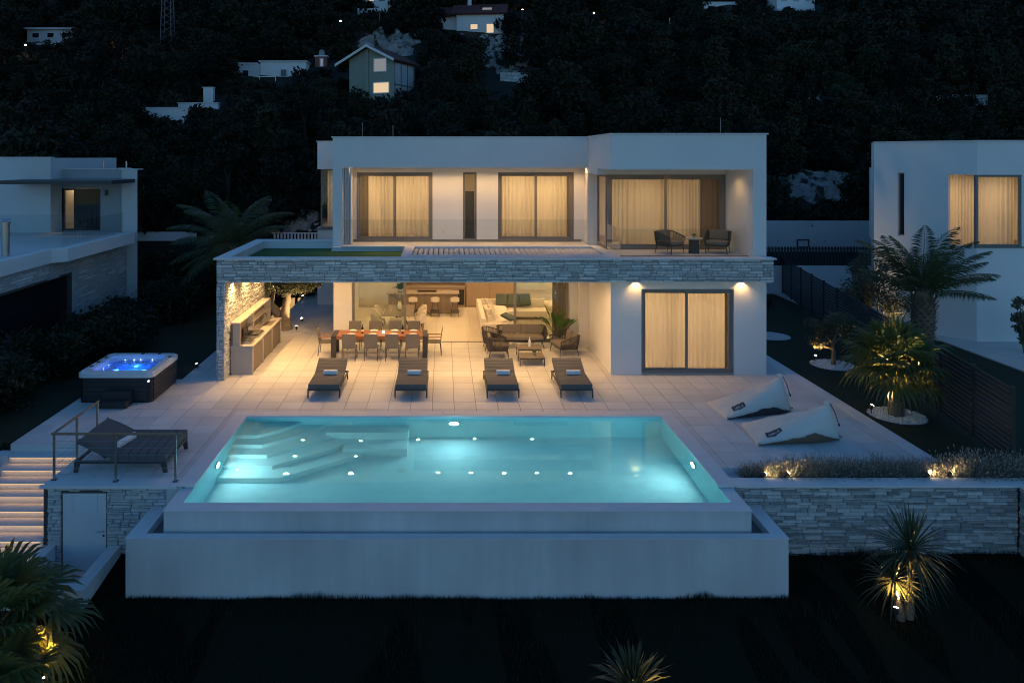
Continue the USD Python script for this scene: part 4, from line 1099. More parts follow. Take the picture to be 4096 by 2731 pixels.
drystone(1736, 1800, 240, .8, 'dry stone wall on the hillside above the right end of the villa', 41)
drystone(1850, 1990, 238, .7, 'dry stone terrace wall above the gap between the villas', 42)
drystone(2060, 2330, 238, .7, 'long faint dry stone wall at the far right of the hillside', 43)
drystone(1150, 1215, 192, 1.0, 'pale block wall below the rock stair, right of the gabled house', 44)
g = None
for dx, dy, w, h, lab in ((380, 282, 3.4, 1.1, 'pale plastered terrace wall low on the left hillside'), (455, 255, 3.2, .6, 'white garden wall beside steps on the left hillside'), (478, 236, .8, 1.2, 'small white pillar shed on the left hillside')):
    p = on_hill(dx, dy)
    g = thing('garden_wall', lab, 'wall', tuple(p)); part(g, 'wall', B(-w / 2, w / 2, 0, .5, -1.2, h), 'plaster'); part(g, 'cap', B(-w / 2 - .06, w / 2 + .06, -.06, .56, h, h + .07), 'coping')


def boulder(seed, squash=(1, .8, .8)):
    m = trimesh.creation.icosphere(3); v = np.array(m.vertices)
    v = v * np.array(squash)
    r = np.random.default_rng(seed)
    for _ in range(9):                                     # flat broken faces
        d = r.normal(size=3); d /= np.linalg.norm(d); c = r.uniform(.45, .75)
        t = v @ d; v = v - np.outer(np.maximum(t - c, 0), d)
    v += (meshkit.fbm(v * 1.6 + seed * 3.1, 4, seed)[:, None] - .5) * .45 * v
    return MB().add(v, m.faces)


RL = 'pale rock showing among the dark trees of the hillside'
rocks = []
for s in range(4):
    q = thing('rock', RL, 'rock', tuple(on_hill((846, 880, 915, 940)[s], (122, 118, 128, 100)[s], -.2)), s * 40, 'rocks on the hillside', (1.5, 1.2, 1.3))
    part(q, 'rock', boulder(50 + s), 'rock', 30)
    rocks.append(q)
spots = [(838, 100, 1.2), (862, 100, 1.6), (895, 90, 1.7), (925, 112, 1.5), (905, 130, 1.4), (930, 88, 1.1), (955, 100, 1.0), (950, 85, .9), (870, 135, 1.3),
         (1112, 92, 1.0), (1130, 98, 1.1), (1150, 90, .9), (1190, 88, 1.0), (1205, 100, 1.1), (1208, 118, 1.0), (1200, 135, 1.0), (1205, 82, .9), (1195, 158, 1.1), (1180, 172, 1.0), (1215, 150, .8), (1170, 150, .7), (1060, 85, .6), (1040, 100, .6),
         (1005, 205, .5), (1762, 158, .9), (1790, 160, .8), (1690, 150, .9), (1640, 135, .7), (1600, 132, .6), (1660, 165, .6), (1570, 128, .6), (1200, 200, .8), (1230, 210, .6),
         (1820, 405, 1.0), (1850, 412, 1.1), (1880, 400, .9), (1905, 410, 1.2), (1935, 405, 1.0), (1960, 415, 1.1), (1990, 420, .9), (1865, 430, 1.0), (1895, 440, .9), (1925, 445, 1.0), (1870, 460, .8), (1840, 440, .7), (1955, 440, .8), (1890, 465, .7), (1800, 395, .7),
         (655, 520, .7), (670, 510, .8), (690, 500, .9), (705, 515, .8), (720, 495, .8), (730, 520, .8), (680, 530, .7), (710, 535, .7), (650, 535, .6), (725, 535, .6), (700, 485, .7), (735, 480, .6),
         (2225, 390, .8), (2290, 320, .5), (2150, 255, .6)]
r_ = np.random.default_rng(77)
for i, (dx, dy, s) in enumerate(spots):
    pp = on_hill(dx, dy, -.2)
    sc = s * pp[1] / 62 * .62
    copy(rocks[i % 4], tuple(pp), float(r_.uniform(0, 360)), scale=(sc * r_.uniform(.9, 1.5), sc, sc * r_.uniform(.7, 1.1)))

M['rock_face'] = usdkit.material(stage, '/World/Looks/rock_face', {
    'tc': ('texture_coordinate', {}), 'n': ('noise_texture', {'scale': 1.1, 'detail': 6, 'roughness': .65}), 'v': ('voronoi_texture', {'scale': 1.6}), 'r': ('rgb_ramp', {'ramp': [(0, (.02, .024, .018)), (.41, (.03, .033, .026)), (.49, (.30, .29, .27)), (1, (.46, .45, .43))]}),
    'p': ('principled_bsdf', {'roughness': .95}), 'n2': ('noise_texture', {'scale': 6.0, 'detail': 6}), 'b': ('bump', {'strength': .9, 'distance': .25})},
    [('tc.object', 'n.vector'), ('tc.object', 'n2.vector'), ('n.fac', 'r.fac'), ('r.color', 'p.base_color'), ('n2.fac', 'b.height'), ('b.normal', 'p.normal')], surface='p.BSDF')
for (a, b, c, d, lab, seed, amp) in ((1790, 2012, 384, 482, 'pale crumbling rock face above the wall right of the villa', 1, .9), (824, 962, 72, 136, 'large broken rock face above the gabled house', 2, 1.5), (1098, 1224, 80, 180, 'narrow rock stair running down the middle of the hillside', 3, 1.2),
                                     (636, 742, 474, 546, 'netted rock slope behind the left end of the villa', 4, .45), (1560, 1690, 122, 160, 'faint rock band on the hillside above the right half of the villa', 5, .8)):
    q = [on_hill(x_, y_) for x_ in (a, b) for y_ in (c, d)]
    X0, X1 = min(p_[0] for p_ in q), max(p_[0] for p_ in q); Y0, Y1 = min(p_[1] for p_ in q), max(p_[1] for p_ in q)
    nx, ny = 70, 46
    gx_, gy_ = np.meshgrid(np.linspace(X0, X1, nx), np.linspace(Y0, Y1, ny), indexing='ij')
    P_ = np.stack([gx_.ravel(), gy_.ravel(), np.zeros(gx_.size)], 1)
    nz = 1 - 2 * np.abs(meshkit.fbm(P_ * .55 + seed * 9, 4, seed) - .5) * 2
    n3 = meshkit.fbm(P_ * 1.7 + seed * 5, 3, seed + 3) - .5
    edge_ = np.minimum(1, 3.2 * np.minimum(np.minimum(gx_.ravel() - X0, X1 - gx_.ravel()) / (X1 - X0), np.minimum(gy_.ravel() - Y0, Y1 - gy_.ravel()) / (Y1 - Y0)))
    step = np.floor(nz * 5) / 5 * .7 + nz * .3
    zz = hill_z(gx_.ravel(), gy_.ravel()) - .5 + amp * edge_ * (step * .9 + n3 * .5) + .5 * edge_
    gi_ = np.arange(nx * ny).reshape(nx, ny)
    P_[:, 2] = zz; P_[:, 1] -= amp * .4 * edge_ * step
    solo('rock_outcrop', MB().add(P_, np.stack([gi_[:-1, :-1], gi_[1:, :-1], gi_[1:, 1:], gi_[:-1, 1:]], -1).reshape(-1, 4)), 'rock_face', lab, 'rock', smooth=25)
# lattice mast
p = on_hill(385, 112)
g = thing('lattice_mast', 'slim steel lattice mast rising out of the hillside at upper left', 'mast', tuple(p))
m = MB(); hw = .62; TH = 9.0
for sx in (-1, 1):
    for sy in (-1, 1):
        part(g, 'leg', MB().tube([(sx * hw, sy * hw, -1), (sx * hw * .55, sy * hw * .55, TH)], .045, 5), 'concrete_dark')
for q in range(12):
    z0, z1 = q * TH / 12, (q + 1) * TH / 12
    w0, w1 = hw * (1 - .45 * q / 12), hw * (1 - .45 * (q + 1) / 12)
    for a, b in (((-1, -1), (1, -1)), ((1, -1), (1, 1)), ((1, 1), (-1, 1)), ((-1, 1), (-1, -1))):
        m.tube([(a[0] * w0, a[1] * w0, z0), (b[0] * w1, b[1] * w1, z1)], .022, 4)
part(g, 'bracing', m, 'concrete_dark')
# street lamps
LG = 'distant street lamps on the hillside'
lp = []
for i, (dx, dy, h) in enumerate(((282, 100, 2.6), (58, 103, 2.2), (782, 48, 2.2), (1200, 22, 2.0), (1364, 30, 2.0))):
    p = on_hill(dx, dy, h)
    base = (p[0], p[1], p[2] - h)
    lab = ('bright street lamp high on the left hillside', 'faint street lamp beside the low grey building, far left', 'tiny street lamp left of the top lit house', 'small street lamp right of the red roof house', 'reddish street lamp near the top of the hillside')[i]
    if i == 0:
        L0 = thing('street_lamp', lab, 'street lamp', base)
        part(L0, 'pole', MB().cyl(0, 0, -1, 2.55, .05, .035, 6), 'dark_metal')
        part(L0, 'head', MB().lathe([(.0, 2.72), (.16, 2.66), (.17, 2.62)], n=10), 'dark_metal')
        part(L0, 'bulb', MB().lathe([(.13, 2.60), (.10, 2.52), (.0, 2.50)], n=10).lathe([(.0, 2.605), (.13, 2.60)], n=10), 'lamp_street')
    else:
        copy(L0, base, 0, lab, scale=(.7, .7, h / 2.6))
for dx, y0, y1, lab in ((1538, 42, 66, 'bare white pole high on the hillside, right of the roofs'), (872, 30, 72, 'thin dark pole below the top lit house'), (1243, 14, 70, 'thin dark pole right of the red roof house'), (2, 0, 0, '')):
    if lab:
        p = on_hill(dx, y1); h = (y1 - y0) * 1.7415 / FPX * p[1]
        g = thing('utility_pole', lab, 'pole', tuple(p)); part(g, 'pole', MB().cyl(0, 0, -.5, h, .07, .05, 6), 'coping' if dx == 1538 else 'concrete_dark'); part(g, 'cap', MB().cyl(0, 0, h, h + .05, .08, n=6), 'concrete_dark')


# ------------------------------------------------------------------ foliage
def leaves(n, clumps, size, seed, shell=.55, flat=.0, long=2.0):
    """n leaf-sized rhombi spread through the outer part of clumps (x, y, z, r, squash)."""
    r = np.random.default_rng(seed)
    c = np.array(clumps, float)
    w = c[:, 3] ** 2; k = r.choice(len(c), n, p=w / w.sum())
    d = r.normal(size=(n, 3)); d /= np.linalg.norm(d, axis=1, keepdims=True)
    rad = c[k, 3] * (shell + (1 - shell) * r.random(n) ** .7) * (1 + .18 * r.normal(size=n))
    pos = c[k, :3] + d * rad[:, None] * np.stack([np.ones(n), np.ones(n), c[k, 4]], 1)
    a = r.normal(size=(n, 3)) + d * .5; a[:, 2] -= flat; a /= np.linalg.norm(a, axis=1, keepdims=True)
    b = np.cross(a, r.normal(size=(n, 3))); b /= np.maximum(np.linalg.norm(b, axis=1, keepdims=True), 1e-6)
    s = size * r.uniform(.6, 1.4, n)[:, None]
    v = np.stack([pos - a * s * long / 2, pos + b * s / 2, pos + a * s * long / 2, pos - b * s / 2], 1).reshape(-1, 3)
    f = np.arange(4 * n).reshape(n, 4)
    return MB().add(v, f)


def hill_tree(seed, h, w, kind):
    r = np.random.default_rng(seed)
    t = thing('hillside_tree', HT, 'tree', (0, 0, 0), 0, 'dark trees of the hillside')
    m = MB().tube([(0, 0, -1.0), (r.uniform(-.1, .1), 0, h * .3), (r.uniform(-.3, .3), r.uniform(-.2, .2), h * .72)], [.14, .10, .04], 6)
    for _ in range(4):
        a = r.uniform(0, 6.28); z = h * r.uniform(.25, .5)
        m.tube([(0, 0, z), (math.cos(a) * w * .3, math.sin(a) * w * .3, z + h * .25)], [.06, .02], 5)
    part(t, 'trunk', m, 'bark_dark')
    cl = []
    for _ in range(14):
        a = r.uniform(0, 6.28); q = r.random() ** .5
        z = h * r.uniform(.25, .95)
        e = (1 - abs(z / h - .55) * 1.1) if kind == 0 else (1.05 - z / h)
        cl.append((math.cos(a) * q * w * .75 * e, math.sin(a) * q * w * .75 * e, z, r.uniform(.28, .5) * w * (.6 + .5 * e), .75))
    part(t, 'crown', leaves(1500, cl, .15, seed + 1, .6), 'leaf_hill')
    return t


HT = 'dark evergreen tree among many on the unlit hillside behind the houses'
KEEP = [(782, 950, 128, 212, 1), (548, 700, 138, 182, 1), (722, 752, 122, 160, 1), (1030, 1150, 30, 76, 1), (843, 908, 0, 26, 1), (826, 962, 74, 138, 1), (1095, 1225, 80, 205, .93), (1736, 1800, 215, 242, .8), (1850, 1990, 218, 240, .55), (2060, 2330, 218, 240, .5),
        (1795, 2006, 388, 475, .95), (1765, 1890, 0, 22, 1), (1612, 1700, 2, 16, 1), (80, 155, 78, 104, 1), (345, 416, 252, 284, 1), (420, 512, 212, 258, .8), (645, 738, 478, 545, .85), (275, 290, 92, 110, 1), (50, 66, 95, 110, 1), (776, 788, 40, 54, 1), (1194, 1206, 16, 30, 1), (1358, 1370, 24, 38, 1), (1534, 1542, 38, 68, 1), (370, 400, 0, 105, .9)]
hr = np.random.default_rng(99)
cand = []
for _ in range(60000):
    Y = 42.5 + (170 - 42.5) * hr.random() ** 1.15
    X = hr.uniform(-.66, .85) * Y
    s = hr.uniform(.55, 1.25)
    if X / Y < -.2 and Y < 62:
        s *= 1.25
    h = 3.6 * s
    cand.append((X, Y, s))
    if len(cand) >= 5200:
        break
cx_, cy_ = np.array([c[0] for c in cand]), np.array([c[1] for c in cand])
cz_ = hill_z(cx_, cy_)
placed, grid = [], {}
for (X, Y, s), Z in zip(cand, cz_):
    r0 = 1.05 * s
    key = (int(X // 2), int(Y // 2))
    if any((X - a) ** 2 + (Y - b) ** 2 < (r0 + c) ** 2 * .62 for i in (-1, 0, 1) for j in (-1, 0, 1) for (a, b, c) in grid.get((key[0] + i, key[1] + j), ())):
        continue
    h, w = 3.7 * s, 1.7 * s
    x0, x1 = (PXC + FPX * (X - w) / Y) / 1.7415, (PXC + FPX * (X + w) / Y) / 1.7415
    y0, y1 = (PYC + FPX * (CAM_H - Z - h * 1.05) / Y) / 1.7415, (PYC + FPX * (CAM_H - Z - .2) / Y) / 1.7415
    if x1 < -120 or x0 > 2500 or y0 > 640 or y1 < -60:
        continue
    if 9 < X < 19 and Y < 45:
        continue
    bad = False
    for (a, b, c, d, pr) in KEEP:
        yh = 0
        if x1 > a and x0 < b and y1 > c + 3 and y0 < d - 2:
            mid = on_hill((a + b) / 2, d)[1] if (a, d) not in grid else grid[(a, d)]
            grid[(a, d)] = mid
            if Y < mid + 3.5 and hr.random() < pr:
                bad = True; break
    if bad:
        continue
    grid.setdefault(key, []).append((X, Y, r0))
    placed.append((X, Y, float(Z), s))
protos = [hill_tree(200 + i, 3.6, 1.65 if i % 2 == 0 else 1.3, 0 if i < 3 else 1) for i in range(5)]
placed.sort(key=lambda p: p[1])
near, far = placed[:295], placed[295:]
for i, (X, Y, Z, s) in enumerate(near):
    rot, sc = float(hr.uniform(0, 360)), (s * hr.uniform(.9, 1.2), s * hr.uniform(.9, 1.2), s * hr.uniform(.85, 1.25))
    if i < 5:
        pr = stage.GetPrimAtPath(protos[i]); x = UsdGeom.Xformable(pr)
        ops = x.GetOrderedXformOps(); ops[0].Set(Gf.Vec3d(X, Y, Z)); ops[1].Set(rot)
    else:
        copy(protos[i % 5], (X, Y, Z), rot, scale=sc)
# the wood further up the slope, one mass
pi = UsdGeom.PointInstancer.Define(stage, '/World/hillside_wood')
data(pi.GetPrim(), 'dark wood covering the upper slopes of the hillside', 'wood', None, 'stuff')
UsdGeom.Xform.Define(stage, '/World/hillside_wood/kinds')
for i in range(3):
    kp = f'/World/hillside_wood/kinds/tree_{i:03d}'
    rr = np.random.default_rng(300 + i)
    cl = [(rr.normal() * .55, rr.normal() * .55, rr.uniform(.6, 3.2), rr.uniform(.5, .85), .8) for _ in range(13)]
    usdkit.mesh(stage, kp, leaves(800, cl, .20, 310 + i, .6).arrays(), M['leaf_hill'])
    pi.GetPrototypesRel().AddTarget(kp)
n = len(far)
pi.CreateProtoIndicesAttr(Vt.IntArray.FromNumpy(np.arange(n, dtype=np.int32) % 3))
pi.CreatePositionsAttr(Vt.Vec3fArray.FromNumpy(np.array([[a, b, c] for a, b, c, s in far], np.float32)))
pi.CreateScalesAttr(Vt.Vec3fArray.FromNumpy(np.array([[s * 1.15, s * 1.15, s * 1.1] for a, b, c, s in far], np.float32)))
ang = hr.uniform(0, 6.28, n)
pi.CreateOrientationsAttr(Vt.QuathArray([Gf.Quath(float(math.cos(a / 2)), 0, 0, float(math.sin(a / 2))) for a in ang]))
print('hill trees', len(near), len(far))

# low scrub between the trees, one mass
ps = UsdGeom.PointInstancer.Define(stage, '/World/hillside_scrub')
data(ps.GetPrim(), 'low dark scrub filling the ground between the hillside trees', 'scrub', None, 'stuff')
UsdGeom.Xform.Define(stage, '/World/hillside_scrub/kinds')
for i in range(2):
    rr = np.random.default_rng(330 + i)
    usdkit.mesh(stage, f'/World/hillside_scrub/kinds/bush_{i:03d}', leaves(260, [(rr.normal() * .4, rr.normal() * .4, rr.uniform(.1, .5), rr.uniform(.3, .5), .8) for _ in range(6)], .16, 340 + i, .5).arrays(), M['leaf_hill'])
    ps.GetPrototypesRel().AddTarget(f'/World/hillside_scrub/kinds/bush_{i:03d}')
sy = 41.5 + 100 * hr.random(5200) ** 1.3
sx = hr.uniform(-.64, .82, 5200) * sy
ok_ = np.ones(len(sx), bool)
sz_ = hill_z(sx, sy)
spx, spy = (PXC + FPX * sx / sy) / 1.7415, (PYC + FPX * (CAM_H - sz_ - .4) / sy) / 1.7415
for (a, b, c, d, pr) in KEEP:
    ok_ &= ~((spx > a - 4) & (spx < b + 4) & (spy > c) & (spy < d + 6))
sx, sy, sz_ = sx[ok_], sy[ok_], sz_[ok_]
ps.CreateProtoIndicesAttr(Vt.IntArray.FromNumpy(np.arange(len(sx), dtype=np.int32) % 2))
ps.CreatePositionsAttr(Vt.Vec3fArray.FromNumpy(np.stack([sx, sy, sz_], 1).astype(np.float32)))
ss = hr.uniform(.7, 1.7, len(sx)).astype(np.float32)
ps.CreateScalesAttr(Vt.Vec3fArray.FromNumpy(np.stack([ss, ss, ss], 1)))

# dark hedge bushes along the left boundary
HB = 'dark leafy bush of the hedge along the left boundary'
hb0 = None
hrng = np.random.default_rng(5)
for i in range(34):
    t = i / 33
    X, Y = -12.6 + 1.1 * t + hrng.uniform(-.5, .5), 14.0 + 24 * t
    if i % 3 == 2:
        X -= 1.0
    sc = hrng.uniform(.85, 1.2)
    zb = -1.6 if Y < 16 else -.2
    if hb0 is None:
        hb0 = thing('hedge_bush', HB, 'bush', (X, Y, zb), 0, 'hedge along the left boundary')
        part(hb0, 'stem', MB().tube([(0, 0, -.3), (0.05, 0, .9)], [.06, .03], 6), 'bark')
        part(hb0, 'foliage', leaves(2600, [(hrng.normal() * .45, hrng.normal() * .45, hrng.uniform(.3, 1.35), hrng.uniform(.4, .6), .8) for _ in range(11)], .075, 6, .45), 'leaf_hedge')
    else:
        copy(hb0, (X, Y, zb), float(hrng.uniform(0, 360)), scale=sc)
for i in range(14):
    copy(hb0, (-17.5 + i * .78, 37.6 + hrng.uniform(-.8, .6), -.2), float(hrng.uniform(0, 360)), 'dark bush standing before the bank behind the left neighbour and the palm', 'bushes along the foot of the bank', scale=hrng.uniform(1.25, 1.7))

# ================================================================== FURNITURE ON THE TERRACE
def lounger(label, loc):
    t = thing('sun_lounger', label, 'sun lounger', loc)
    W = .45
    fr = MB()
    for s in (-1, 1):
        fr.box(s * W - .022, s * W + .022, .06, 1.92, .20, .25)
    fr.box(-W + .022, W - .022, .06, .10, .20, .25).box(-W + .022, W - .022, 1.88, 1.92, .20, .25)
    part(t, 'frame', fr, 'dark_metal')
    for s in (-1, 1):
        part(t, 'leg', MB().tube([(s * W, .08, .22), (s * W, .03, 0)], [.025, .02], 6), 'dark_metal')
        part(t, 'leg', MB().tube([(s * W, 1.80, .22), (s * W, 1.86, 0)], [.025, .02], 6), 'dark_metal')
    part(t, 'slat_deck', MB().box(-W + .03, W - .03, .08, 1.12, .225, .255), 'dark_metal')
    mt = uniq(t, 'mattress'); UsdGeom.Xform.Define(stage, mt)
    n = 6
    for k in range(n):
        y0 = .02 + k * 1.12 / n
        part(mt, 'cushion_rib', MB().rbox(-W + .005, W - .005, y0, y0 + 1.12 / n + .003, .255, .395, .011), 'fabric_dark', 45)
    bk = uniq(t, 'backrest'); UsdGeom.Xform.Define(stage, bk)
    for k in range(5):
        y0 = k * .84 / 5
        part(bk, 'cushion_rib', MB().rbox(-W + .005, W - .005, y0, y0 + .84 / 5 + .003, 0, .13, .011).move((0, 1.14, .262), rx=19), 'fabric_dark', 45)
    part(bk, 'support', MB().box(-W + .03, W - .03, 0, .84, -.03, -.005).move((0, 1.14, .262), rx=19), 'dark_metal')
    part(bk, 'strut', MB().tube([(-.3, 1.55, .38), (-.3, 1.75, .23)], .012, 5).tube([(.3, 1.55, .38), (.3, 1.75, .23)], .012, 5), 'dark_metal')
    return t


def towel(x, y, z, label, rz=0, L=.40):
    t = thing('rolled_towel', label, 'towel', (x, y, z), rz)
    th = np.linspace(0, 2 * math.pi * 3.2, 70); rr = .030 + .038 * th / th[-1]
    ring = np.stack([rr * np.cos(th), rr * np.sin(th)], 1)
    v = np.vstack([np.stack([np.full(70, s * L / 2), ring[:, 0], ring[:, 1] + .068], 1) for s in (-1, 1)])
    mb = MB().add(v, [(i, i + 1, i + 71, i + 70) for i in range(69)])
    mb.tube([(-L / 2 + .004, 0, .068), (L / 2 - .004, 0, .068)], .064, 18)
    part(t, 'roll', mb, 'towel', 50)
    part(t, 'fold_edge', MB().rbox(-L / 2 + .002, L / 2 - .002, -.068, -.03, .0, .02, .008), 'towel', 50)
    return t


LX = [-3.40, -.92, 1.70, 3.80]
LL4 = ['charcoal sun lounger with rolled towel, in front of the outdoor dining table and nearest the stone wall', 'charcoal sun lounger with rolled towel, before the right half of the dining table',
       'charcoal sun lounger with rolled towel, in front of the left rope armchairs', 'charcoal sun lounger with rolled towel, nearest the right room with the big window']
LL4[0] = 'charcoal sun lounger nearest the outdoor kitchen, first of the row by the pool'
LL4[1] = 'charcoal sun lounger in front of the right half of the outdoor dining table'
LL4[2] = 'charcoal sun lounger standing before the left rope armchairs'
LL4[3] = 'charcoal sun lounger nearest the big ground floor window'
l0 = lounger(LL4[0], (LX[0], 21.40, 0))
for k in (1, 2, 3):
    copy(l0, (LX[k], 21.40, 0), 0, LL4[k], 'sun loungers in a row behind the pool')
stage.GetPrimAtPath(l0).SetCustomDataByKey('group', 'sun loungers in a row behind the pool')
TW = ['rolled white towel on the lounger nearest the outdoor kitchen', 'rolled white towel on the lounger before the dining table', 'rolled white towel on the lounger before the left rope armchairs', 'rolled white towel on the lounger nearest the big ground floor window']
for k in range(4):
    towel(LX[k] + (.05, .06, .08, .07)[k], 22.42, .392, TW[k])

# double day bed behind the railing
t = thing('day_bed', 'wide charcoal double day bed with raised head behind the railing', 'day bed', (-7.0, 17.05, 0))
fr = MB().box(-1.0, .98, -.70, -.65, .20, .26).box(-1.0, .98, .65, .70, .20, .26).box(-1.0, -.95, -.65, .65, .20, .26).box(.93, .98, -.65, .65, .20, .26)
part(t, 'frame', fr, 'dark_metal')
for sx, sy in ((-.95, -.66), (-.95, .66), (.92, -.66), (.92, .66)):
    part(t, 'leg', MB().add([(sx - .06, sy - .03, .22), (sx + .06, sy - .03, .22), (sx + .06, sy + .03, .22), (sx - .06, sy + .03, .22), (sx - .04 + .04 * np.sign(sx), sy - .03, 0.002), (sx + .04 + .04 * np.sign(sx), sy - .03, 0.002), (sx + .04 + .04 * np.sign(sx), sy + .03, 0.002), (sx - .04 + .04 * np.sign(sx), sy + .03, 0.002)],
                           [(0, 1, 2, 3), (7, 6, 5, 4), (4, 5, 1, 0), (5, 6, 2, 1), (6, 7, 3, 2), (7, 4, 0, 3)]), 'dark_metal')
mt = uniq(t, 'mattress'); UsdGeom.Xform.Define(stage, mt)
for k in range(6):
    a = -.24 + k * 1.22 / 6
    part(mt, 'cushion_rib', MB().rbox(a, a + 1.22 / 6 + .003, -.71, .71, .262, .44, .012), 'fabric_dark', 45)
part(t, 'backrest', MB().rbox(-.80, 0, -.71, .71, 0, .17, .045).move((-.25, 0, .285), ry=24), 'fabric_dark', 45)
part(t, 'strut', MB().tube([(-.62, -.5, .40), (-.40, -.5, .24)], .02, 6).tube([(-.62, .5, .40), (-.40, .5, .24)], .02, 6), 'dark_metal')
tw = towel(-7.13, 16.95, .435, 'white rolled towel lying across the double day bed', rz=78, L=.62)


# outdoor dining
def dining_chair(label, loc, rz, arms=False):
    t = thing('dining_chair', label, 'chair', loc, rz)
    part(t, 'seat', MB().rbox(-.24, .24, -.24, .24, .42, .47, .02), 'chair_fabric', 45)
    part(t, 'backrest', MB().rbox(-.235, .235, -.018, .018, 0, .50, .015).move((0, .235, .44), rx=-8), 'chair_fabric', 45)
    for sx in (-.22, .22):
        part(t, 'leg', MB().tube([(sx, -.22, .43), (sx, -.23, 0)], [.016, .012], 6), 'dark_metal')
        part(t, 'leg', MB().tube([(sx, .22, .45), (sx, .27, 0)], [.016, .012], 6), 'dark_metal')
        if arms:
            part(t, 'armrest', MB().box(sx - .025, sx + .025, -.22, .25, .63, .655), 'teak')
            part(t, 'arm_post', MB().tube([(sx, -.20, .44), (sx, -.20, .63)], .013, 6), 'dark_metal')
    return t


tb = thing('outdoor_dining_table', 'long outdoor dining table with teak planks and dark legs, laid for a meal', 'table', (-2.19, 26.17, 0))
for k in range(7):
    part(tb, 'plank', B(-1.46, 1.46, -.46 + k * .132, -.46 + k * .132 + .126, .70, .74), 'teak')
for s in (-1, 1):
    part(tb, 'end_frame', B(s * 1.64 - .17 if s > 0 else -1.64, 1.64 if s > 0 else -1.47, -.47, .47, .69, .742), 'dark_metal')
    for q in (-1, 1):
        part(tb, 'leg', B(s * 1.56 - .08, s * 1.56 + .08, q * .39 - .07, q * .39 + .07, 0, .69), 'dark_metal')
part(tb, 'apron', MB().box(-1.47, 1.47, -.44, -.41, .62, .70).box(-1.47, 1.47, .41, .44, .62, .70), 'teak')
CGR = 'chairs around the outdoor dining table'
fx, bx = (-3.17, -2.42, -1.72, -1.05), (-3.18, -2.45, -1.73, -1.06)
names = ('nearest the kitchen counter', 'second from the kitchen counter', 'third from the kitchen counter', 'nearest the sitting group')
c0 = dining_chair('grey dining chair with its back to the pool, ' + names[0], (fx[0], 25.50, 0), 180)
stage.GetPrimAtPath(c0).SetCustomDataByKey('group', CGR)
for k in (1, 2, 3):
    copy(c0, (fx[k], 25.50 + .02 * (k % 2), 0), 180 + (k - 2) * 2, 'grey dining chair with its back to the pool, ' + names[k])
for k in range(4):
    copy(c0, (bx[k], 26.95, 0), 0, 'grey dining chair on the house side of the table, ' + names[k])
a0 = dining_chair('grey armchair at the head of the dining table beside the kitchen', (-4.05, 26.2, 0), 90, True)
stage.GetPrimAtPath(a0).SetCustomDataByKey('group', CGR)
copy(a0, (-.33, 26.2, 0), -90, 'grey armchair at the table end toward the sitting group', CGR)


def plate(label, x, y, z):
    t = thing('plate', label, 'plate', (x, y, z), 0, 'place settings on the dining table')
    part(t, 'charger', MB().lathe([(0, .004), (.15, .004), (.165, .012), (.165, .008), (.15, 0)], n=20), 'kitchen_stone', True)
    part(t, 'dish', MB().lathe([(0, .016), (.09, .016), (.135, .03), (.137, .025), (.09, .006)], n=20), 'ceramic', True)
    part(t, 'napkin', MB().rbox(-.05, .05, -.07, .07, .018, .045, .012), 'towel', 45)
    return t


p0 = None
for row, y, w in ((0, 25.90, 'pool side'), (1, 26.47, 'house side')):
    for k in range(4):
        lab = f'white plate with napkin on the {w} of the table, ' + names[k].replace('kitchen counter', 'kitchen')
        x = bx[k] + .02
        if p0 is None:
            p0 = plate(lab, x, y, .743)
        else:
            copy(p0, (x, y, .743), 0, lab)


def glass(label, x, y, z, group='wine glasses', h=.2):
    t = thing('wine_glass', label, 'glass', (x, y, z), 0, group)
    part(t, 'bowl', MB().lathe([(.004, h * .45), (.03, h * .55), (.04, h * .75), (.032, h)], n=12), 'clear', True)
    part(t, 'stem', MB().lathe([(.034, 0), (.03, .004), (.004, .008), (.004, h * .45)], n=10), 'clear', True)
    return t


g0 = None
GL = 'stemmed wine glass beside a plate on the outdoor dining table'
for k in range(4):
    for y in (25.98, 26.40):
        q = (bx[k] + .24, y, .743)
        if g0 is None:
            g0 = glass(GL, *q, group='wine glasses on the dining table')
        else:
            copy(g0, q)


def bottle(label, x, y, z, m, h=.31, r=.038, foil=None):
    t = thing('bottle', label, 'bottle', (x, y, z))
    part(t, 'body', MB().lathe([(0, 0), (r, .0), (r, h * .58), (r * .85, h * .66), (r * .38, h * .76), (r * .34, h * .97), (0, h * .97)], n=14), m, 40)
    part(t, 'cap', MB().lathe([(r * .40, h * .86), (r * .42, h), (0, h + .003)], n=12), foil or m, 40)
    part(t, 'label', MB().lathe([(r + .001, h * .2), (r + .001, h * .45)], n=14), 'ceramic' if m != 'bottle_dark' else 'bottle_gold')


bottle('dark red wine bottle on the left half of the dining table', -2.80, 26.12, .743, 'bottle_dark')
bottle('dark red wine bottle on the right half of the dining table', -1.41, 26.12, .743, 'bottle_dark')
cd = thing('candle', 'white pillar candle in the middle of the dining table', 'candle', (-2.08, 26.15, .743)); part(cd, 'wax', MB().lathe([(0, 0), (.045, 0), (.045, .085), (.02, .08), (0, .08)], n=14), 'candle'); part(cd, 'wick', MB().cyl(0, 0, .08, .10, .003, n=5), 'black')


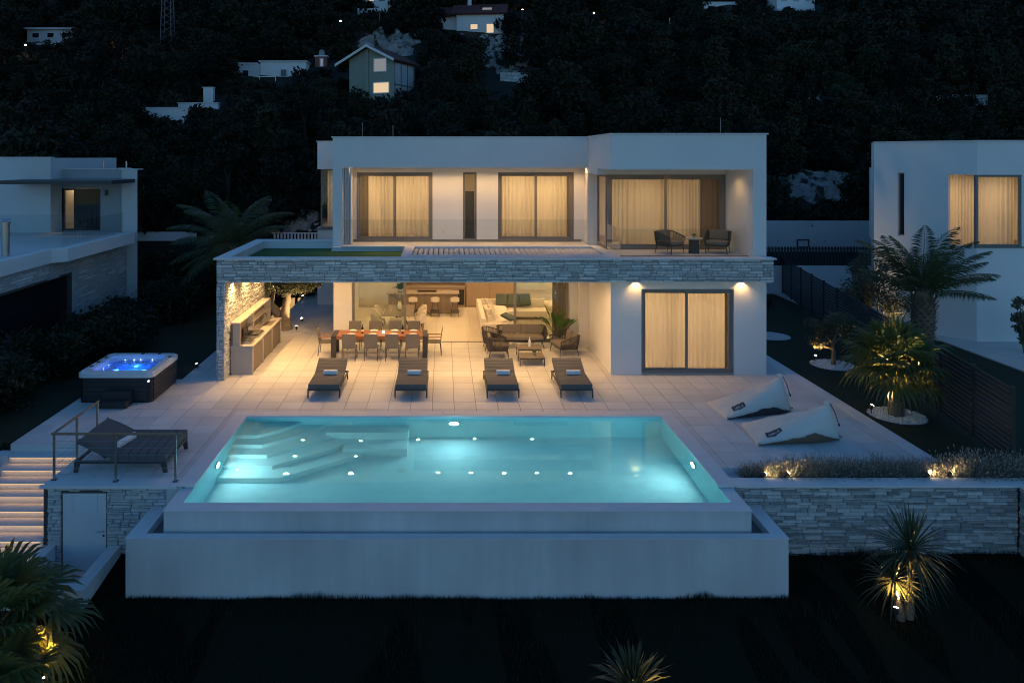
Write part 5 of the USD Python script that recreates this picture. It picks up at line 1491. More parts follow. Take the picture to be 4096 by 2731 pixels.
# rope armchairs and sofa
def rope_seat(name, label, cat, loc, rz, W=.80, D=.78, cushions=1, group=None, hb=.70):
    """A rounded woven shell on slim legs, open to -y."""
    t = thing(name, label, cat, loc, rz, group)
    hw, hd = W / 2, D / 2
    def path(z, grow, n=41):
        u = np.linspace(-1, 1, n)
        pts = []
        for q in u:
            a = abs(q)
            if a > .52:
                k = (a - .52) / .48
                x, y = hw, hd * .45 - k * (hd * 1.30)
                # arms fall to the front
                pts.append((math.copysign(x, q), y, k))
            else:
                k = a / .52
                th = k * math.pi / 2
                ex = .55
                x = hw * math.sin(th) ** ex; y = hd * .45 + hd * .55 * math.cos(th) ** ex
                pts.append((math.copysign(x, q), y, 0))
        P = np.array(pts)
        zz = z - np.where(P[:, 2] > 0, P[:, 2] ** 1.2 * (z - .30) * .42, 0) if z > .4 else np.full(n, z)
        c = np.array([0, hd * .1])
        P2 = (P[:, :2] - c) * grow + c
        return np.stack([P2[:, 0], P2[:, 1], zz], 1)
    hi, mid, lo = path(hb, 1.0), path((hb + .26) / 2, 1.0), path(.26, .86)
    part(t, 'top_rail', MB().tube(hi, .019, 8), 'rope', True)
    part(t, 'bottom_rail', MB().tube(lo, .016, 6), 'dark_metal', True)
    w = MB()
    for a, b, c in zip(path(hb, 1.0, 75), path((hb + .26) / 2, .985, 75), path(.26, .86, 75)):
        b = (a + c) / 2 + (b - (a + c) / 2) * np.array([1, 1, 0]) * .5
        w.tube([a, b, c], .0085, 4, cap=False)
    part(t, 'rope_weave', w, 'rope')
    part(t, 'seat_base', MB().rbox(-hw * .84, hw * .84, -hd * .80, hd * .80, .24, .29, .02), 'dark_metal', 45)
    for sx in (-1, 1):
        part(t, 'leg', MB().tube([(sx * hw * .78, -hd * .76, .26), (sx * hw * .86, -hd * .84, .002)], [.018, .012], 6), 'dark_metal')
        part(t, 'leg', MB().tube([(sx * hw * .78, hd * .66, .26), (sx * hw * .86, hd * .82, .002)], [.018, .012], 6), 'dark_metal')
    part(t, 'seat_cushion', MB().rbox(-hw * .86, hw * .86, -hd * .86, hd * .62, .29, .42, .05, puff=.015), 'fabric_taupe', 50)
    cw = W * .80 / cushions
    for k in range(cushions):
        x = -W * .40 + cw * (k + .5)
        part(t, 'back_cushion', MB().rbox(-cw / 2 + .01, cw / 2 - .01, -.07, .07, 0, .36, .06).move((x, hd * .56, .415), rx=-14), 'fabric_taupe', 50)
    return t


SG = 'woven rope seats of the terrace sitting group'
rope_seat('rope_sofa', 'two seat rope sofa with taupe cushions, back to the glass doors', 'sofa', (2.84, 27.25, 0), 0, 1.78, .80, 2, SG)
r0 = rope_seat('rope_armchair', 'rope armchair left of the low tables, the one nearer the pool', 'armchair', (1.88, 25.95, 0), 90, .84, .82, 1, SG)
copy(r0, (1.80, 26.95, 0), 92, 'rope armchair left of the low tables, half hidden behind its twin', SG)
rope_seat('rope_armchair', 'rope armchair with two cushions facing the low tables from the plant side', 'armchair', (4.22, 26.25, 0), -76, 1.05, .84, 2, SG)


def low_table(label, loc, w, d, h):
    t = thing('low_table', label, 'table', loc, 0, 'pair of low tables between the rope seats')
    part(t, 'tabletop', MB().rbox(-w / 2, w / 2, -d / 2, d / 2, h - .03, h, .008), 'fabric_taupe')
    part(t, 'rim', bars(MB(), -w / 2 + .01, w / 2 - .01, h - .06, h - .031, -d / 2 + .01, d / 2 - .01, .0145), 'dark_metal')
    for sx in (-1, 1):
        for sy in (-1, 1):
            part(t, 'leg', MB().box(sx * (w / 2 - .02) - .013, sx * (w / 2 - .02) + .013, sy * (d / 2 - .02) - .013, sy * (d / 2 - .02) + .013, 0, h - .06), 'dark_metal')


low_table('low dark table carrying a champagne bottle and glasses', (2.92, 25.78, 0), .82, .66, .37)
low_table('lower dark table with a small potted succulent', (2.92, 25.02, 0), .84, .68, .28)
bottle('white gold champagne bottle on the rear low table', 2.95, 25.78, .372, 'ceramic', .33, .042, 'bottle_gold')
gg = glass('stemmed champagne glass left of the champagne bottle', 2.80, 25.72, .372, 'champagne glasses on the low table', .23)
copy(gg, (3.10, 25.80, .372), 0, 'stemmed champagne glass right of the champagne bottle')


def succulent(label, loc, s=1.0):
    t = thing('succulent', label, 'plant', loc, 0, None, s)
    part(t, 'pot', MB().lathe([(0, 0), (.045, 0), (.06, .10), (.052, .10), (.05, .08), (0, .08)], n=14), 'amber_pot', True)
    m = MB()
    rr = np.random.default_rng(3)
    for k in range(22):
        a = k * 2.4; e = .2 + .9 * rr.random()
        d = np.array([math.cos(a) * math.cos(e), math.sin(a) * math.cos(e), math.sin(e)])
        L = rr.uniform(.07, .13)
        m.tube([(0, 0, .08), d * L * .6 + (0, 0, .09), d * L + (0, 0, .10)], [.006, .010, .001], 4)
    part(t, 'leaves', m, 'leaf_banana')


succulent('tiny succulent in a grey pot on the lower dark table', (3.02, 25.02, .282))

# upper balcony seats
u0 = rope_seat('rope_armchair', 'rope armchair at the left on the upper balcony', 'armchair', (7.50, 25.0, 3.66), 38, .80, .78, 1, 'rope armchairs on the upper balcony')
copy(u0, (9.12, 25.05, 3.66), -28, 'rope armchair at the right on the upper balcony, beside the white wall', 'rope armchairs on the upper balcony')
t = thing('side_table', 'round pale topped side table between the upper balcony armchairs', 'table', (8.31, 25.0, 3.66))
part(t, 'tabletop', MB().lathe([(0, .47), (.29, .47), (.30, .49), (.29, .51), (0, .51)], n=24), 'kitchen_stone', 40)
part(t, 'pedestal', MB().lathe([(.17, 0), (.16, .3), (.17, .47)], n=18), 'rope', 40)
succulent('tiny potted plant on the upper balcony side table', (8.31, 25.0, 4.172), .8)


# bean bags
def bean_bag(label, loc, rz, side, seed, L=1.85, W=.62, Hp=.80):
    """A four cornered bag: its low seam lies flat at -x, the seam at +x stands upright."""
    t = thing('bean_bag', label, 'bean bag', loc, rz)
    ns, nt = 84, 112
    V = np.zeros((ns, nt, 3))
    for i, s in enumerate(np.linspace(0, 1, ns)):
        bul = math.sin(math.pi * s) ** .6
        a = W * (1 - s) ** .75 * .96 + .03 + .17 * bul * s
        h = .035 + (Hp - .05) * s ** 1.45 + .26 * bul * (1 - s * .8)
        for j in range(nt):
            th = 2 * math.pi * j / nt
            c, q = math.cos(th), math.sin(th)
            e = .75 + .5 * s
            z = h * (.5 + .5 * math.copysign(abs(q) ** e, q)) if q > 0 else h * .5 * (1 - abs(q) ** .45)
            wide = 1 + .25 * s * (1 - z / max(h, 1e-6)) * (1 if s < .97 else 0)
            x = -L / 2 + L * s - .30 * s ** 3 * (z / Hp)
            V[i, j] = (x, a * wide * math.copysign(abs(c) ** .8, c), z)
    V0 = V.copy()
    rr = meshkit.fbm(V.reshape(-1, 3) * np.array([3.0, 4, 4]) + seed * 7, 4, seed).reshape(ns, nt) - .5
    r2 = meshkit.fbm(V.reshape(-1, 3) * np.array([8.0, 8, 3]) + seed * 3, 3, seed + 9).reshape(ns, nt) - .5
    up = np.clip(V[..., 2:] / .2, 0, 1)
    V += (rr[..., None] * np.array([.03, .10, .09]) + r2[..., None] * np.array([.02, .03, .03])) * up
    idx = np.arange(ns * nt).reshape(ns, nt)
    nxt = np.roll(idx, -1, axis=1)
    f = np.stack([idx[:-1], idx[1:], nxt[1:], nxt[:-1]], -1).reshape(-1, 4)
    P = V.reshape(-1, 3)
    mb = MB().add(P, f)
    for row, fl in ((0, False), (ns - 1, True)):
        c = V[row].mean(0)
        k = [(j, (j + 1) % nt, nt) for j in range(nt)]
        mb.add(np.vstack([V[row], c]), [q if not fl else q[::-1] for q in k])
    part(t, 'cover', mb, 'bag_fabric', 60)
    rows = []
    K = 9
    ring_t = np.arange(nt * 2) / nt
    for i in range(2, ns - 1):
        q = i / (ns - 1)
        lim = .02 + .27 * min(1, q / .66) * (min(1, max(0, (1.0 - q) / .34)) if q > .66 else 1)
        u = np.linspace(.25, .78, 200)                       # round the near side, from the ridge down to the ground
        zz = np.interp(u * nt, np.arange(nt + 1), np.append(V0[i, :, 2], V0[i, 0, 2]))
        k0 = np.argmax(zz < lim)
        ang = np.linspace(u[k0], .76, K)
        pt = np.stack([np.interp(ang * nt, np.arange(nt + 1), np.append(V[i, :, d], V[i, 0, d])) for d in range(3)], 1)
        cen = np.array([V[i, :, 0].mean(), 0, max(.05, V0[i, :, 2].max() * .4)])
        o = pt - cen; o[:, 0] = 0; o /= np.maximum(np.linalg.norm(o, axis=1, keepdims=True), 1e-6)
        pt = pt + o * .02; pt[:, 2] = np.maximum(pt[:, 2], .003)
        rows.append(pt)
    nr_ = len(rows)
    part(t, 'base_panel', MB().add(np.vstack(rows), [(i * K + j, i * K + j + 1, (i + 1) * K + j + 1, (i + 1) * K + j) for i in range(nr_ - 1) for j in range(K - 1)]), side, 60)
    # the printed badge near the low end, laid on the cover
    def on(s, q):
        fi, fj = s * (ns - 1), (q % 1.0) * nt; a, b = int(fi), int(fj); da, db = fi - a, fj - b
        g = lambda i, j: V[min(i, ns - 1), j % nt]
        return g(a, b) * (1 - da) * (1 - db) + g(a + 1, b) * da * (1 - db) + g(a, b + 1) * (1 - da) * db + g(a + 1, b + 1) * da * db
    def patch(poly, lift, m, nm):
        g = [np.array(on(.12 + u * .17, .325 + w * .095)) for u, w in poly[0]]
        n_ = np.cross(on(.25, .36) - on(.15, .36), on(.2, .32) - on(.2, .40)); n_ /= np.linalg.norm(n_); n_ *= np.sign(n_[2])
        fs = [q if np.cross(g[q[1]] - g[q[0]], g[q[2]] - g[q[0]]) @ n_ > 0 else q[::-1] for q in poly[1]]
        part(t, nm, MB().add(np.array(g) + n_ * lift, fs), m)
    N = 13
    gu, gv = np.meshgrid(np.linspace(0, 1, N), np.linspace(0, 1, N), indexing='ij')
    lowe = np.where(np.abs(gu - .5) < 1, .80 + .20 * (1 - np.abs(gu - .5) * 2), 1)
    tope = .10 - .06 * np.abs(np.sin(gu * 9))
    ww = tope + (lowe - tope) * gv
    idx = np.arange(N * N).reshape(N, N)
    patch((list(zip(gu.ravel(), ww.ravel())), np.stack([idx[:-1, :-1], idx[1:, :-1], idx[1:, 1:], idx[:-1, 1:]], -1).reshape(-1, 4).tolist()), .008, 'print_dark', 'badge')
    tmz = meshkit.text_mesh('LBN-Z', 1.0, .01, True)
    tv, tf = np.array(tmz.vertices), np.array(tmz.faces)
    top = tv[:, 2] > .005
    keep = top[tf].all(1); tf = tf[keep]
    b0, b1 = tv[:, :2].min(0), tv[:, :2].max(0)
    un = (tv[:, :2] - b0) / (b1 - b0)
    pu, pw = .16 + un[:, 0] * .68, .62 - un[:, 1] * .26
    patch((list(zip(pu, pw)), tf.tolist()), .012, 'print_light', 'lettering')
    patch(([(.16, .72), (.84, .72), (.84, .76), (.16, .76)], [(0, 1, 2, 3)]), .012, 'print_light', 'underline')
    # knotted tip, cord and corner loops
    top = V[ns - 2, nt // 4]
    part(t, 'knotted_tip', MB().rbox(-.075, .05, -.05, .05, -.03, .06, .03).move((top[0], top[1], top[2]), ry=-15), 'bag_fabric', 50)
    part(t, 'cord', MB().tube([top + (.05, -.03, 0), top + (.15, -.05, -.2), top + (.20, -.06, -.38), top + (.24, -.06, -.50)], .011, 6).tube([top + (.24, -.06, -.48), top + (.25, -.06, -.53)], .022, 6), 'bag_dark')
    for c in (V[1, nt // 2], V[ns - 2, nt * 5 // 8]):
        part(t, 'corner_loop', MB().tube([c + (0, -.01, .05), c + (-.03, -.07, .03), c + (.03, -.06, .015), c + (.04, -.01, .03)], .010, 5), side)


bean_bag('pale grey bean bag with dark base panel, the one nearer the house', (8.38, 20.33, 0), 3, 'bag_dark', 1, 2.06, .64, .98)
bean_bag('pale bean bag with brown base panel, the one nearer the planter', (8.60, 18.45, 0), -6, 'bag_brown', 2, 2.15, .70, .90)

# ================================================================== HOT TUB
ht = thing('hot_tub', 'square hot tub with dark panelled sides and glowing blue water', 'hot tub', (-9.15, 22.05, 0))
S = 1.03
def rr_(s, r):
    return sbox(-s + r, -s + r, s - r, s - r).buffer(r, quad_segs=5)
part(ht, 'corner_column', MB().poly(rr_(S - .02, .12).difference(rr_(.88, .3)), .0, .70), 'black')
for k in range(5):
    z = .06 + k * .128
    for a in range(4):
        part(ht, 'side_panel', MB().box(-S + .14, S - .14, -S - .004, -S + .03, z, z + .118).move((0, 0, 0), rz=90 * a), 'spa_side')
bowl = rr_(.82, .30)
part(ht, 'rim', MB().poly(rr_(S + .03, .16).difference(bowl), .70, .82), 'spa_shell')
part(ht, 'rim_step', MB().poly(rr_(S - .01, .16).difference(rr_(.86, .30)), .82, .85), 'spa_shell')
m = MB()
rings = [(.82, .30, .81), (.78, .30, .66), (.74, .28, .50), (.48, .2, .46), (.44, .18, .16)]
prev = None
V_, F_ = [], []
for s, r, z in rings:
    c = np.array(rr_(s, r).exterior.coords)[:-1]
    V_.append(np.column_stack([c, np.full(len(c), z)]))
n = len(V_[0])
for k in range(len(rings) - 1):
    for j in range(n):
        F_.append((k * n + j, (k + 1) * n + j, (k + 1) * n + (j + 1) % n, k * n + (j + 1) % n))
m.add(np.vstack(V_), F_)
m.add(np.vstack([V_[-1], [[0, 0, .16]]]), [(j, n, (j + 1) % n) for j in range(n)])
part(ht, 'bowl', m, 'spa_shell', 50)
for k, (x, y) in enumerate(((-.5, .62), (.5, .62), (-.62, -.35), (.62, -.35), (0, .66))):
    part(ht, 'moulded_seat', MB().rbox(x - .22, x + .22, y - .17, y + .17, .42, .62, .08), 'spa_shell', 50)
    for q in range(3):
        part(ht, 'jet', MB().lathe([(0, .012), (.03, .01), (.035, 0)], (x - .1 + .1 * q, y, .62), 10), 'steel')
c = np.array(rr_(.795, .30).exterior.coords)[:-1]
part(ht, 'spa_water', MB().add(np.vstack([np.column_stack([c, np.full(len(c), .70)]), [[0, 0, .70]]]), [((j + 1) % len(c), j, len(c)) for j in range(len(c))]), 'spa_water')
for x, y in ((-.40, 0), (.40, 0), (0, -.40), (0, .40)):
    part(ht, 'blue_lamp', MB().lathe([(0, .02), (.05, .02), (.055, 0)], (x, y, .40), 12), 'lamp_spa')
for x, y in ((-.70, .15), (-.70, -.2), (-.45, .70), (0, .745), (.35, .745), (.70, .45), (-.2, .74)):
    part(ht, 'light_dot', MB().lathe([(0, .012), (.011, .008), (.012, 0)], (x, y, .722), 8), 'lamp_spa_dot')
for x, y in ((-.93, .5), (-.93, 0), (-.93, -.45), (.93, .6), (0, .93), (.5, .93)):
    part(ht, 'rim_control', MB().lathe([(0, .02), (.05, .018), (.055, 0)], (x, y, .85), 12), 'black')
part(ht, 'corner_badge', MB().tube([(S - .10, -S + .03, .60), (S - .10, -S - .01, .60)], .018, 10), 'lamp_spa_dot')
stp = thing('hot_tub_step', 'small black step box before the hot tub', 'step', (-9.0, 20.72, 0))
part(stp, 'lower_tread', MB().rbox(-.38, .38, -.26, .0, .0, .20, .02), 'spa_side'); part(stp, 'upper_tread', MB().rbox(-.38, .38, 0.002, .28, .0, .40, .02), 'spa_side')

# ================================================================== LIVING ROOM INTERIOR
it = thing('indoor_dining_table', 'dark stone dining table inside the glass doors', 'table', (-1.75, 30.1, 0))
part(it, 'tabletop', MB().rbox(-.6, .6, -1.15, 1.15, .71, .75, .02), 'slat_wood', 45)
for s in (-1, 1):
    part(it, 'trestle', MB().tube([(-.3, s * .8, 0), (0, s * .5, .71)], .03, 6).tube([(.3, s * .8, 0), (0, s * .5, .71)], .03, 6), 'dark_metal')
IC = 'shell chairs round the indoor dining table'
def shell_chair(label, loc, rz):
    t = thing('shell_chair', label, 'chair', loc, rz, IC)
    th = np.linspace(-math.pi * .62, math.pi * .62, 25)
    m = MB(); rows = []
    for z, r in ((.40, .20), (.46, .25), (.62, .285), (.78, .27)):
        rows.append(np.stack([np.sin(th) * r, np.cos(th) * r, z - np.where(np.abs(th) > 1.1, (np.abs(th) - 1.1) * .22 * (z - .40) / .38, 0)], 1))
    v = np.vstack(rows); n = 25
    f = [(k * n + j, k * n + j + 1, (k + 1) * n + j + 1, (k + 1) * n + j) for k in range(3) for j in range(n - 1)]
    inn = v * np.array([.9, .9, 1]); m.add(v, f).add(inn, [q[::-1] for q in f])
    m.add(np.vstack([rows[-1], rows[-1] * np.array([.9, .9, 1])]), [(j, j + 1, n + j + 1, n + j) for j in range(n - 1)])
    part(t, 'shell', m, 'sofa_white', 60)
    part(t, 'seat', MB().lathe([(0, .40), (.2, .40), (.23, .44), (.2, .48), (0, .48)], n=18), 'sofa_white', 60)
    for a in (45, 135, 225, 315):
        c, s = math.cos(math.radians(a)), math.sin(math.radians(a)); part(t, 'leg', MB().tube([(c * .12, s * .12, .40), (c * .24, s * .24, 0)], [.014, .01], 5), 'dark_metal')
    return t
s0 = shell_chair('cream shell chair on the left side of the indoor dining table', (-2.55, 29.35, 0), 90)
for k in (1, 2):
    copy(s0, (-2.55, 29.35 + .75 * k, 0), 90, 'cream shell chair on the left side of the indoor dining table')
for k in range(3):
    copy(s0, (-.95, 29.35 + .75 * k, 0), -90, 'cream shell chair on the right side of the indoor dining table')
copy(s0, (-1.75, 28.72, 0), 180, 'cream shell chair at the near end of the indoor dining table')
v = thing('vase', 'pale vase of dry flowers on the indoor dining table', 'vase', (-1.75, 30.2, .752))
part(v, 'jar', MB().lathe([(0, 0), (.07, 0), (.09, .15), (.06, .27), (.065, .30), (.05, .30)], n=16), 'ceramic', True)
m = MB(); rr = np.random.default_rng(8)
for k in range(26):
    a = rr.uniform(0, 6.28); e = rr.uniform(.1, .28); h = rr.uniform(.5, .72)
    m.tube([(0, 0, .2), (math.cos(a) * e * .5, math.sin(a) * e * .5, .42), (math.cos(a) * e, math.sin(a) * e, h)], [.004, .003, .014], 4)
part(v, 'flowers', m, 'flower_dry')
ki = thing('kitchen_island', 'ribbed kitchen island with stone top at the back of the living room', 'kitchen island', (-.85, 33.3, 0))
part(ki, 'body', B(-1.55, 1.5, -.35, .35, 0, .86), 'slat_wood')
for k in range(60):
    part(ki, 'rib', B(-1.54 + k * .0507, -1.54 + k * .0507 + .03, -.375, -.352, .04, .85), 'cabinet')
part(ki, 'worktop', MB().rbox(-1.62, 1.56, -.48, .45, .86, .91, .012), 'island_stone')
part(ki, 'hob', B(-.3, .55, -.1, .25, .911, .916), 'black_glass')
def stool(label, x):
    t = thing('bar_stool', label, 'stool', (x, 32.45, 0), 180, 'bar stools at the kitchen island')
    part(t, 'seat', MB().lathe([(0, .63), (.19, .64), (.20, .66), (0, .67)], n=16), 'sofa_white', 40)
    th = np.linspace(-1.2, 1.2, 13)
    a = np.stack([np.sin(th) * .2, np.cos(th) * .18, np.full(13, .66)], 1); b = a + (0, .03, .22); b[:, 2] -= np.abs(th) * .05
    part(t, 'back', MB().add(np.vstack([a, b]), [(j, j + 1, 14 + j, 13 + j) for j in range(12)]), 'sofa_white', 60)
    for q in (45, 135, 225, 315):
        c, s = math.cos(math.radians(q)), math.sin(math.radians(q)); part(t, 'leg', MB().tube([(c * .12, s * .12, .64), (c * .25, s * .25, 0)], .012, 5), 'dark_metal')
    part(t, 'footrest', bars(MB(), -.2, .2, .22, .235, -.2, .2, .007), 'dark_metal')
    return t
b0 = stool('bar stool at the left end of the kitchen island front', -1.30)
copy(b0, (-.35, 32.45, 0), 180, 'middle one of the three bar stools at the island')
copy(b0, (.50, 32.45, 0), 180, 'bar stool at the end of the island next to the tall cupboards')
bs = thing('bowl_stand', 'small plant in a bowl at the end of the island top', 'plant', (-1.9, 33.3, .91)); part(bs, 'bowl', MB().lathe([(0, 0), (.1, .02), (.14, .12)], n=14), 'ceramic', True); part(bs, 'leaves', leaves(220, [(0, 0, .22, .16, .8)], .05, 4), 'leaf_banana')
kc = thing('kitchen_counter', 'long kitchen counter against the back wall with wooden splashback', 'counter', (-.6, 34.7, 0))
part(kc, 'base', B(-1.7, 1.6, -.3, .28, 0, .88), 'cabinet'); part(kc, 'top', B(-1.72, 1.62, -.33, .28, .882, .92), 'island_stone'); part(kc, 'splashback', B(-1.7, 1.6, .24, .28, .93, 1.5), 'walnut')
part(kc, 'shelf', B(-1.7, 1.6, .05, .24, 1.50, 1.54), 'walnut'); part(kc, 'oven', B(1.0, 1.55, -.315, -.302, .1, .8), 'black_glass')
tc = thing('tall_cupboard', 'row of tall bronze cupboards at the back of the living room', 'cupboard', (2.2, 34.7, 0))
part(tc, 'carcass', B(-1.15, 1.0, -.28, .28, 0, 2.9), 'slat_wood')
for k in range(2):
    part(tc, 'door', B(-1.14 + k * 1.08, -.08 + k * 1.07, -.305, -.282, .06, 2.88), 'cabinet')
wc = thing('white_cupboard', 'white cupboard fronts under a dark band, left back of the living room', 'cupboard', (-2.9, 34.7, 0))
part(wc, 'carcass', B(-.95, .95, -.28, .28, 0, 2.9), 'cabinet_white')
for k in range(2):
    part(wc, 'door', B(-.94 + k * .95, -.02 + k * .95, -.305, -.282, .1, 1.7), 'cabinet_white')
part(wc, 'dark_band', B(-.94, .94, -.30, -.282, 1.75, 2.2), 'black_glass')
so = thing('white_sofa', 'long white corner sofa inside the glass doors', 'sofa', (2.2, 30.6, 0))
part(so, 'base', MB().rbox(-.55, .45, -2.0, 2.0, .08, .40, .06).rbox(.45, 2.2, 1.1, 2.0, .08, .40, .06), 'sofa_white', 50)
part(so, 'back', MB().rbox(-.80, -.50, -2.05, 2.05, .08, .74, .08), 'sofa_white', 50)
part(so, 'back', MB().rbox(-.55, 2.2, 2.0, 2.3, .08, .74, .08), 'sofa_white', 50)
for k in range(3):
    part(so, 'seat_cushion', MB().rbox(-.5, .48, -1.95 + k * 1.3, -.67 + k * 1.3, .38, .50, .05, puff=.01), 'sofa_white', 50)
part(so, 'armrest', MB().rbox(-.8, .5, -2.25, -1.98, .08, .60, .08), 'sofa_white', 50)
def cushion(label, loc, rz, m, rx=-25, s=.25):
    t = thing('scatter_cushion', label, 'cushion', loc, rz)
    part(t, 'pad', MB().rbox(-s, s, -.07, .07, -s, s, .065).move((0, 0, s), rx=rx), m, 60)
    part(t, 'piping', MB().tube([(-s, 0, -s), (s, 0, -s), (s, 0, s), (-s, 0, s), (-s, 0, -s)], .01, 4).move((0, 0, s), rx=rx), m)
for k in range(4):
    cushion(('white scatter cushion at the near end of the white sofa', 'second white scatter cushion along the white sofa', 'third white scatter cushion along the white sofa', 'white scatter cushion in the corner of the white sofa')[k], (1.92, 29.35 + k * .62, .50), 90 + k * 7, 'sofa_white')
for k in range(3):
    cushion(('dark green scatter cushion nearest the sofa corner', 'middle dark green scatter cushion on the white sofa', 'dark green scatter cushion at the right on the white sofa')[k], (2.5 + k * .5, 32.35, .48), k * 9 - 8, 'cushion_green')
cushion('flat green cushion lying on the sofa seat', (2.5, 28.95, .47), 60, 'cushion_green', -70)
rg = solo('rug', MB().rbox(2.9, 5.4, 29.0, 32.0, .002, .02, .008), 'rug', 'beige brown rug in front of the white sofa', 'rug')
pf_ = thing('pouf', 'round cream pouf at the back right of the living room', 'pouf', (4.9, 33.3, 0)); part(pf_, 'body', MB().lathe([(0, 0), (.5, 0), (.55, .1), (.55, .36), (.48, .44), (0, .45)], n=24), 'sofa_white', 40); part(pf_, 'seam', MB().lathe([(.556, .2), (.556, .22)], n=24), 'rug')
wp = thing('wall_screen', 'pale projection screen on the back wall of the living room', 'screen', (4.0, 34.95, 0)); part(wp, 'screen', B(-.72, .72, -.02, 0, .75, 2.3), 'screen_pale'); part(wp, 'frame', bars(MB(), -.78, .78, .69, 2.36, -.03, .04, .06), 'cabinet_white')
for k, x in enumerate((-1.95, -1.55)):
    t = thing('pendant_lamp', ('smoky glass globe pendant over the indoor table, the left one', 'smoky glass globe pendant over the indoor table, the right one')[k], 'lamp', (x, 30.3 + .2 * k, 0))
    part(t, 'globe', trimesh.creation.icosphere(3, .15).apply_translation((0, 0, 2.02)), 'glass_tint', True)
    part(t, 'bulb', trimesh.creation.icosphere(2, .045).apply_translation((0, 0, 2.02)), 'pendant', True)
    part(t, 'cord', MB().cyl(0, 0, 2.17, 3.0, .005, n=5), 'dark_metal')

# ================================================================== PLANTS AND GARDEN LAMPS
def frond_fan(r, L, R, az, el, droop=.35, nseg=26):
    """One fan leaf: (petiole, blade); az, el: its direction; R: radius of the fan."""
    d = np.array([math.cos(az) * math.cos(el), math.sin(az) * math.cos(el), math.sin(el)])
    side = np.array([-math.sin(az), math.cos(az), 0]); up = np.cross(d, side) * -1
    if up[2] < 0:
        up = -up
    tip = d * L + np.array([0, 0, -L * L * .10])
    pet = MB().tube([(0, 0, 0), d * L * .5, tip], [.016, .011, .008], 4, cap=False)
    dd = d - np.array([0, 0, .25 * droop]); dd /= np.linalg.norm(dd)
    bl = MB()
    for k in range(nseg):
        a = (k / (nseg - 1) - .5) * math.radians(235) + r.normal() * .02
        q = dd * math.cos(a) + side * math.sin(a)
        n = np.cross(dd, side)
        Ls = R * (1 - .28 * (abs(a) / 2.1) ** 2) * r.uniform(.9, 1.06)
        w = .028 * R / .6
        t = np.cross(q, n)
        m1 = tip + q * Ls * .45 - np.array([0, 0, .03]) * R
        m2 = tip + q * Ls * .78 - np.array([0, 0, .10 + .10 * droop * r.uniform(.5, 1.6)]) * R
        e = tip + q * Ls - np.array([0, 0, .22 + .45 * droop * r.uniform(.4, 1.7)]) * R
        off = n * .010 * (1 if k % 2 else -1)
        bl.add([tip, m1 - t * w + off, m1 + t * w - off, m2 - t * w * .7 + off, m2 + t * w * .7 - off, e], [(0, 1, 2), (1, 3, 4), (1, 4, 2), (3, 5, 4)])
    return pet, bl


def fan_palm(label, loc, th, trunk_r, nf, R, L, seed, lean=(0, 0), boots=True):
    r = np.random.default_rng(seed)
    t = thing('fan_palm', label, 'palm', loc)
    top = np.array([lean[0], lean[1], th])
    tr = part(t, 'trunk', MB().tube([(0, 0, -.15), top * .3, top * .7, top], [trunk_r * 1.25, trunk_r, trunk_r * .9, trunk_r * .8], 12), 'bark', True)
    if boots:
        m = MB()
        k = int(th * 62)
        for i in range(k):
            z = th * (i + .5) / k; a = i * 2.399
            c = top * (z / th)
            rad = trunk_r * (1.0 - .2 * z / th)
            o = np.array([math.cos(a), math.sin(a), 0]); s = np.array([-math.sin(a), math.cos(a), 0])
            b = c + o * rad * .85; l = r.uniform(.05, .12); w = r.uniform(.03, .055)
            e = b + o * l * .75 + np.array([0, 0, l])
            m.add([b - s * w, b + s * w, e + s * w * .45, e - s * w * .45, b - s * w * .8 + (0, 0, .05), b + s * w * .8 + (0, 0, .05)], [(0, 1, 2, 3), (5, 4, 3, 2)])
        part(tr, 'leaf_bases', m, 'boot', kind='stuff')
    cr = uniq(t, 'crown'); UsdGeom.Xform.Define(stage, cr)
    for i in range(nf):
        az = i * 2.399 + r.normal() * .15
        el = math.radians(84 - 100 * (i / nf) ** .85 + r.normal() * 6)
        pet, bl = frond_fan(r, L * r.uniform(.75, 1.1), R * r.uniform(.85, 1.1), az, el, .08 + .5 * (i / nf) ** 2)
        b = join(pet, bl).move(tuple(top))
        part(cr, 'frond', b, 'leaf_fan')
    return t


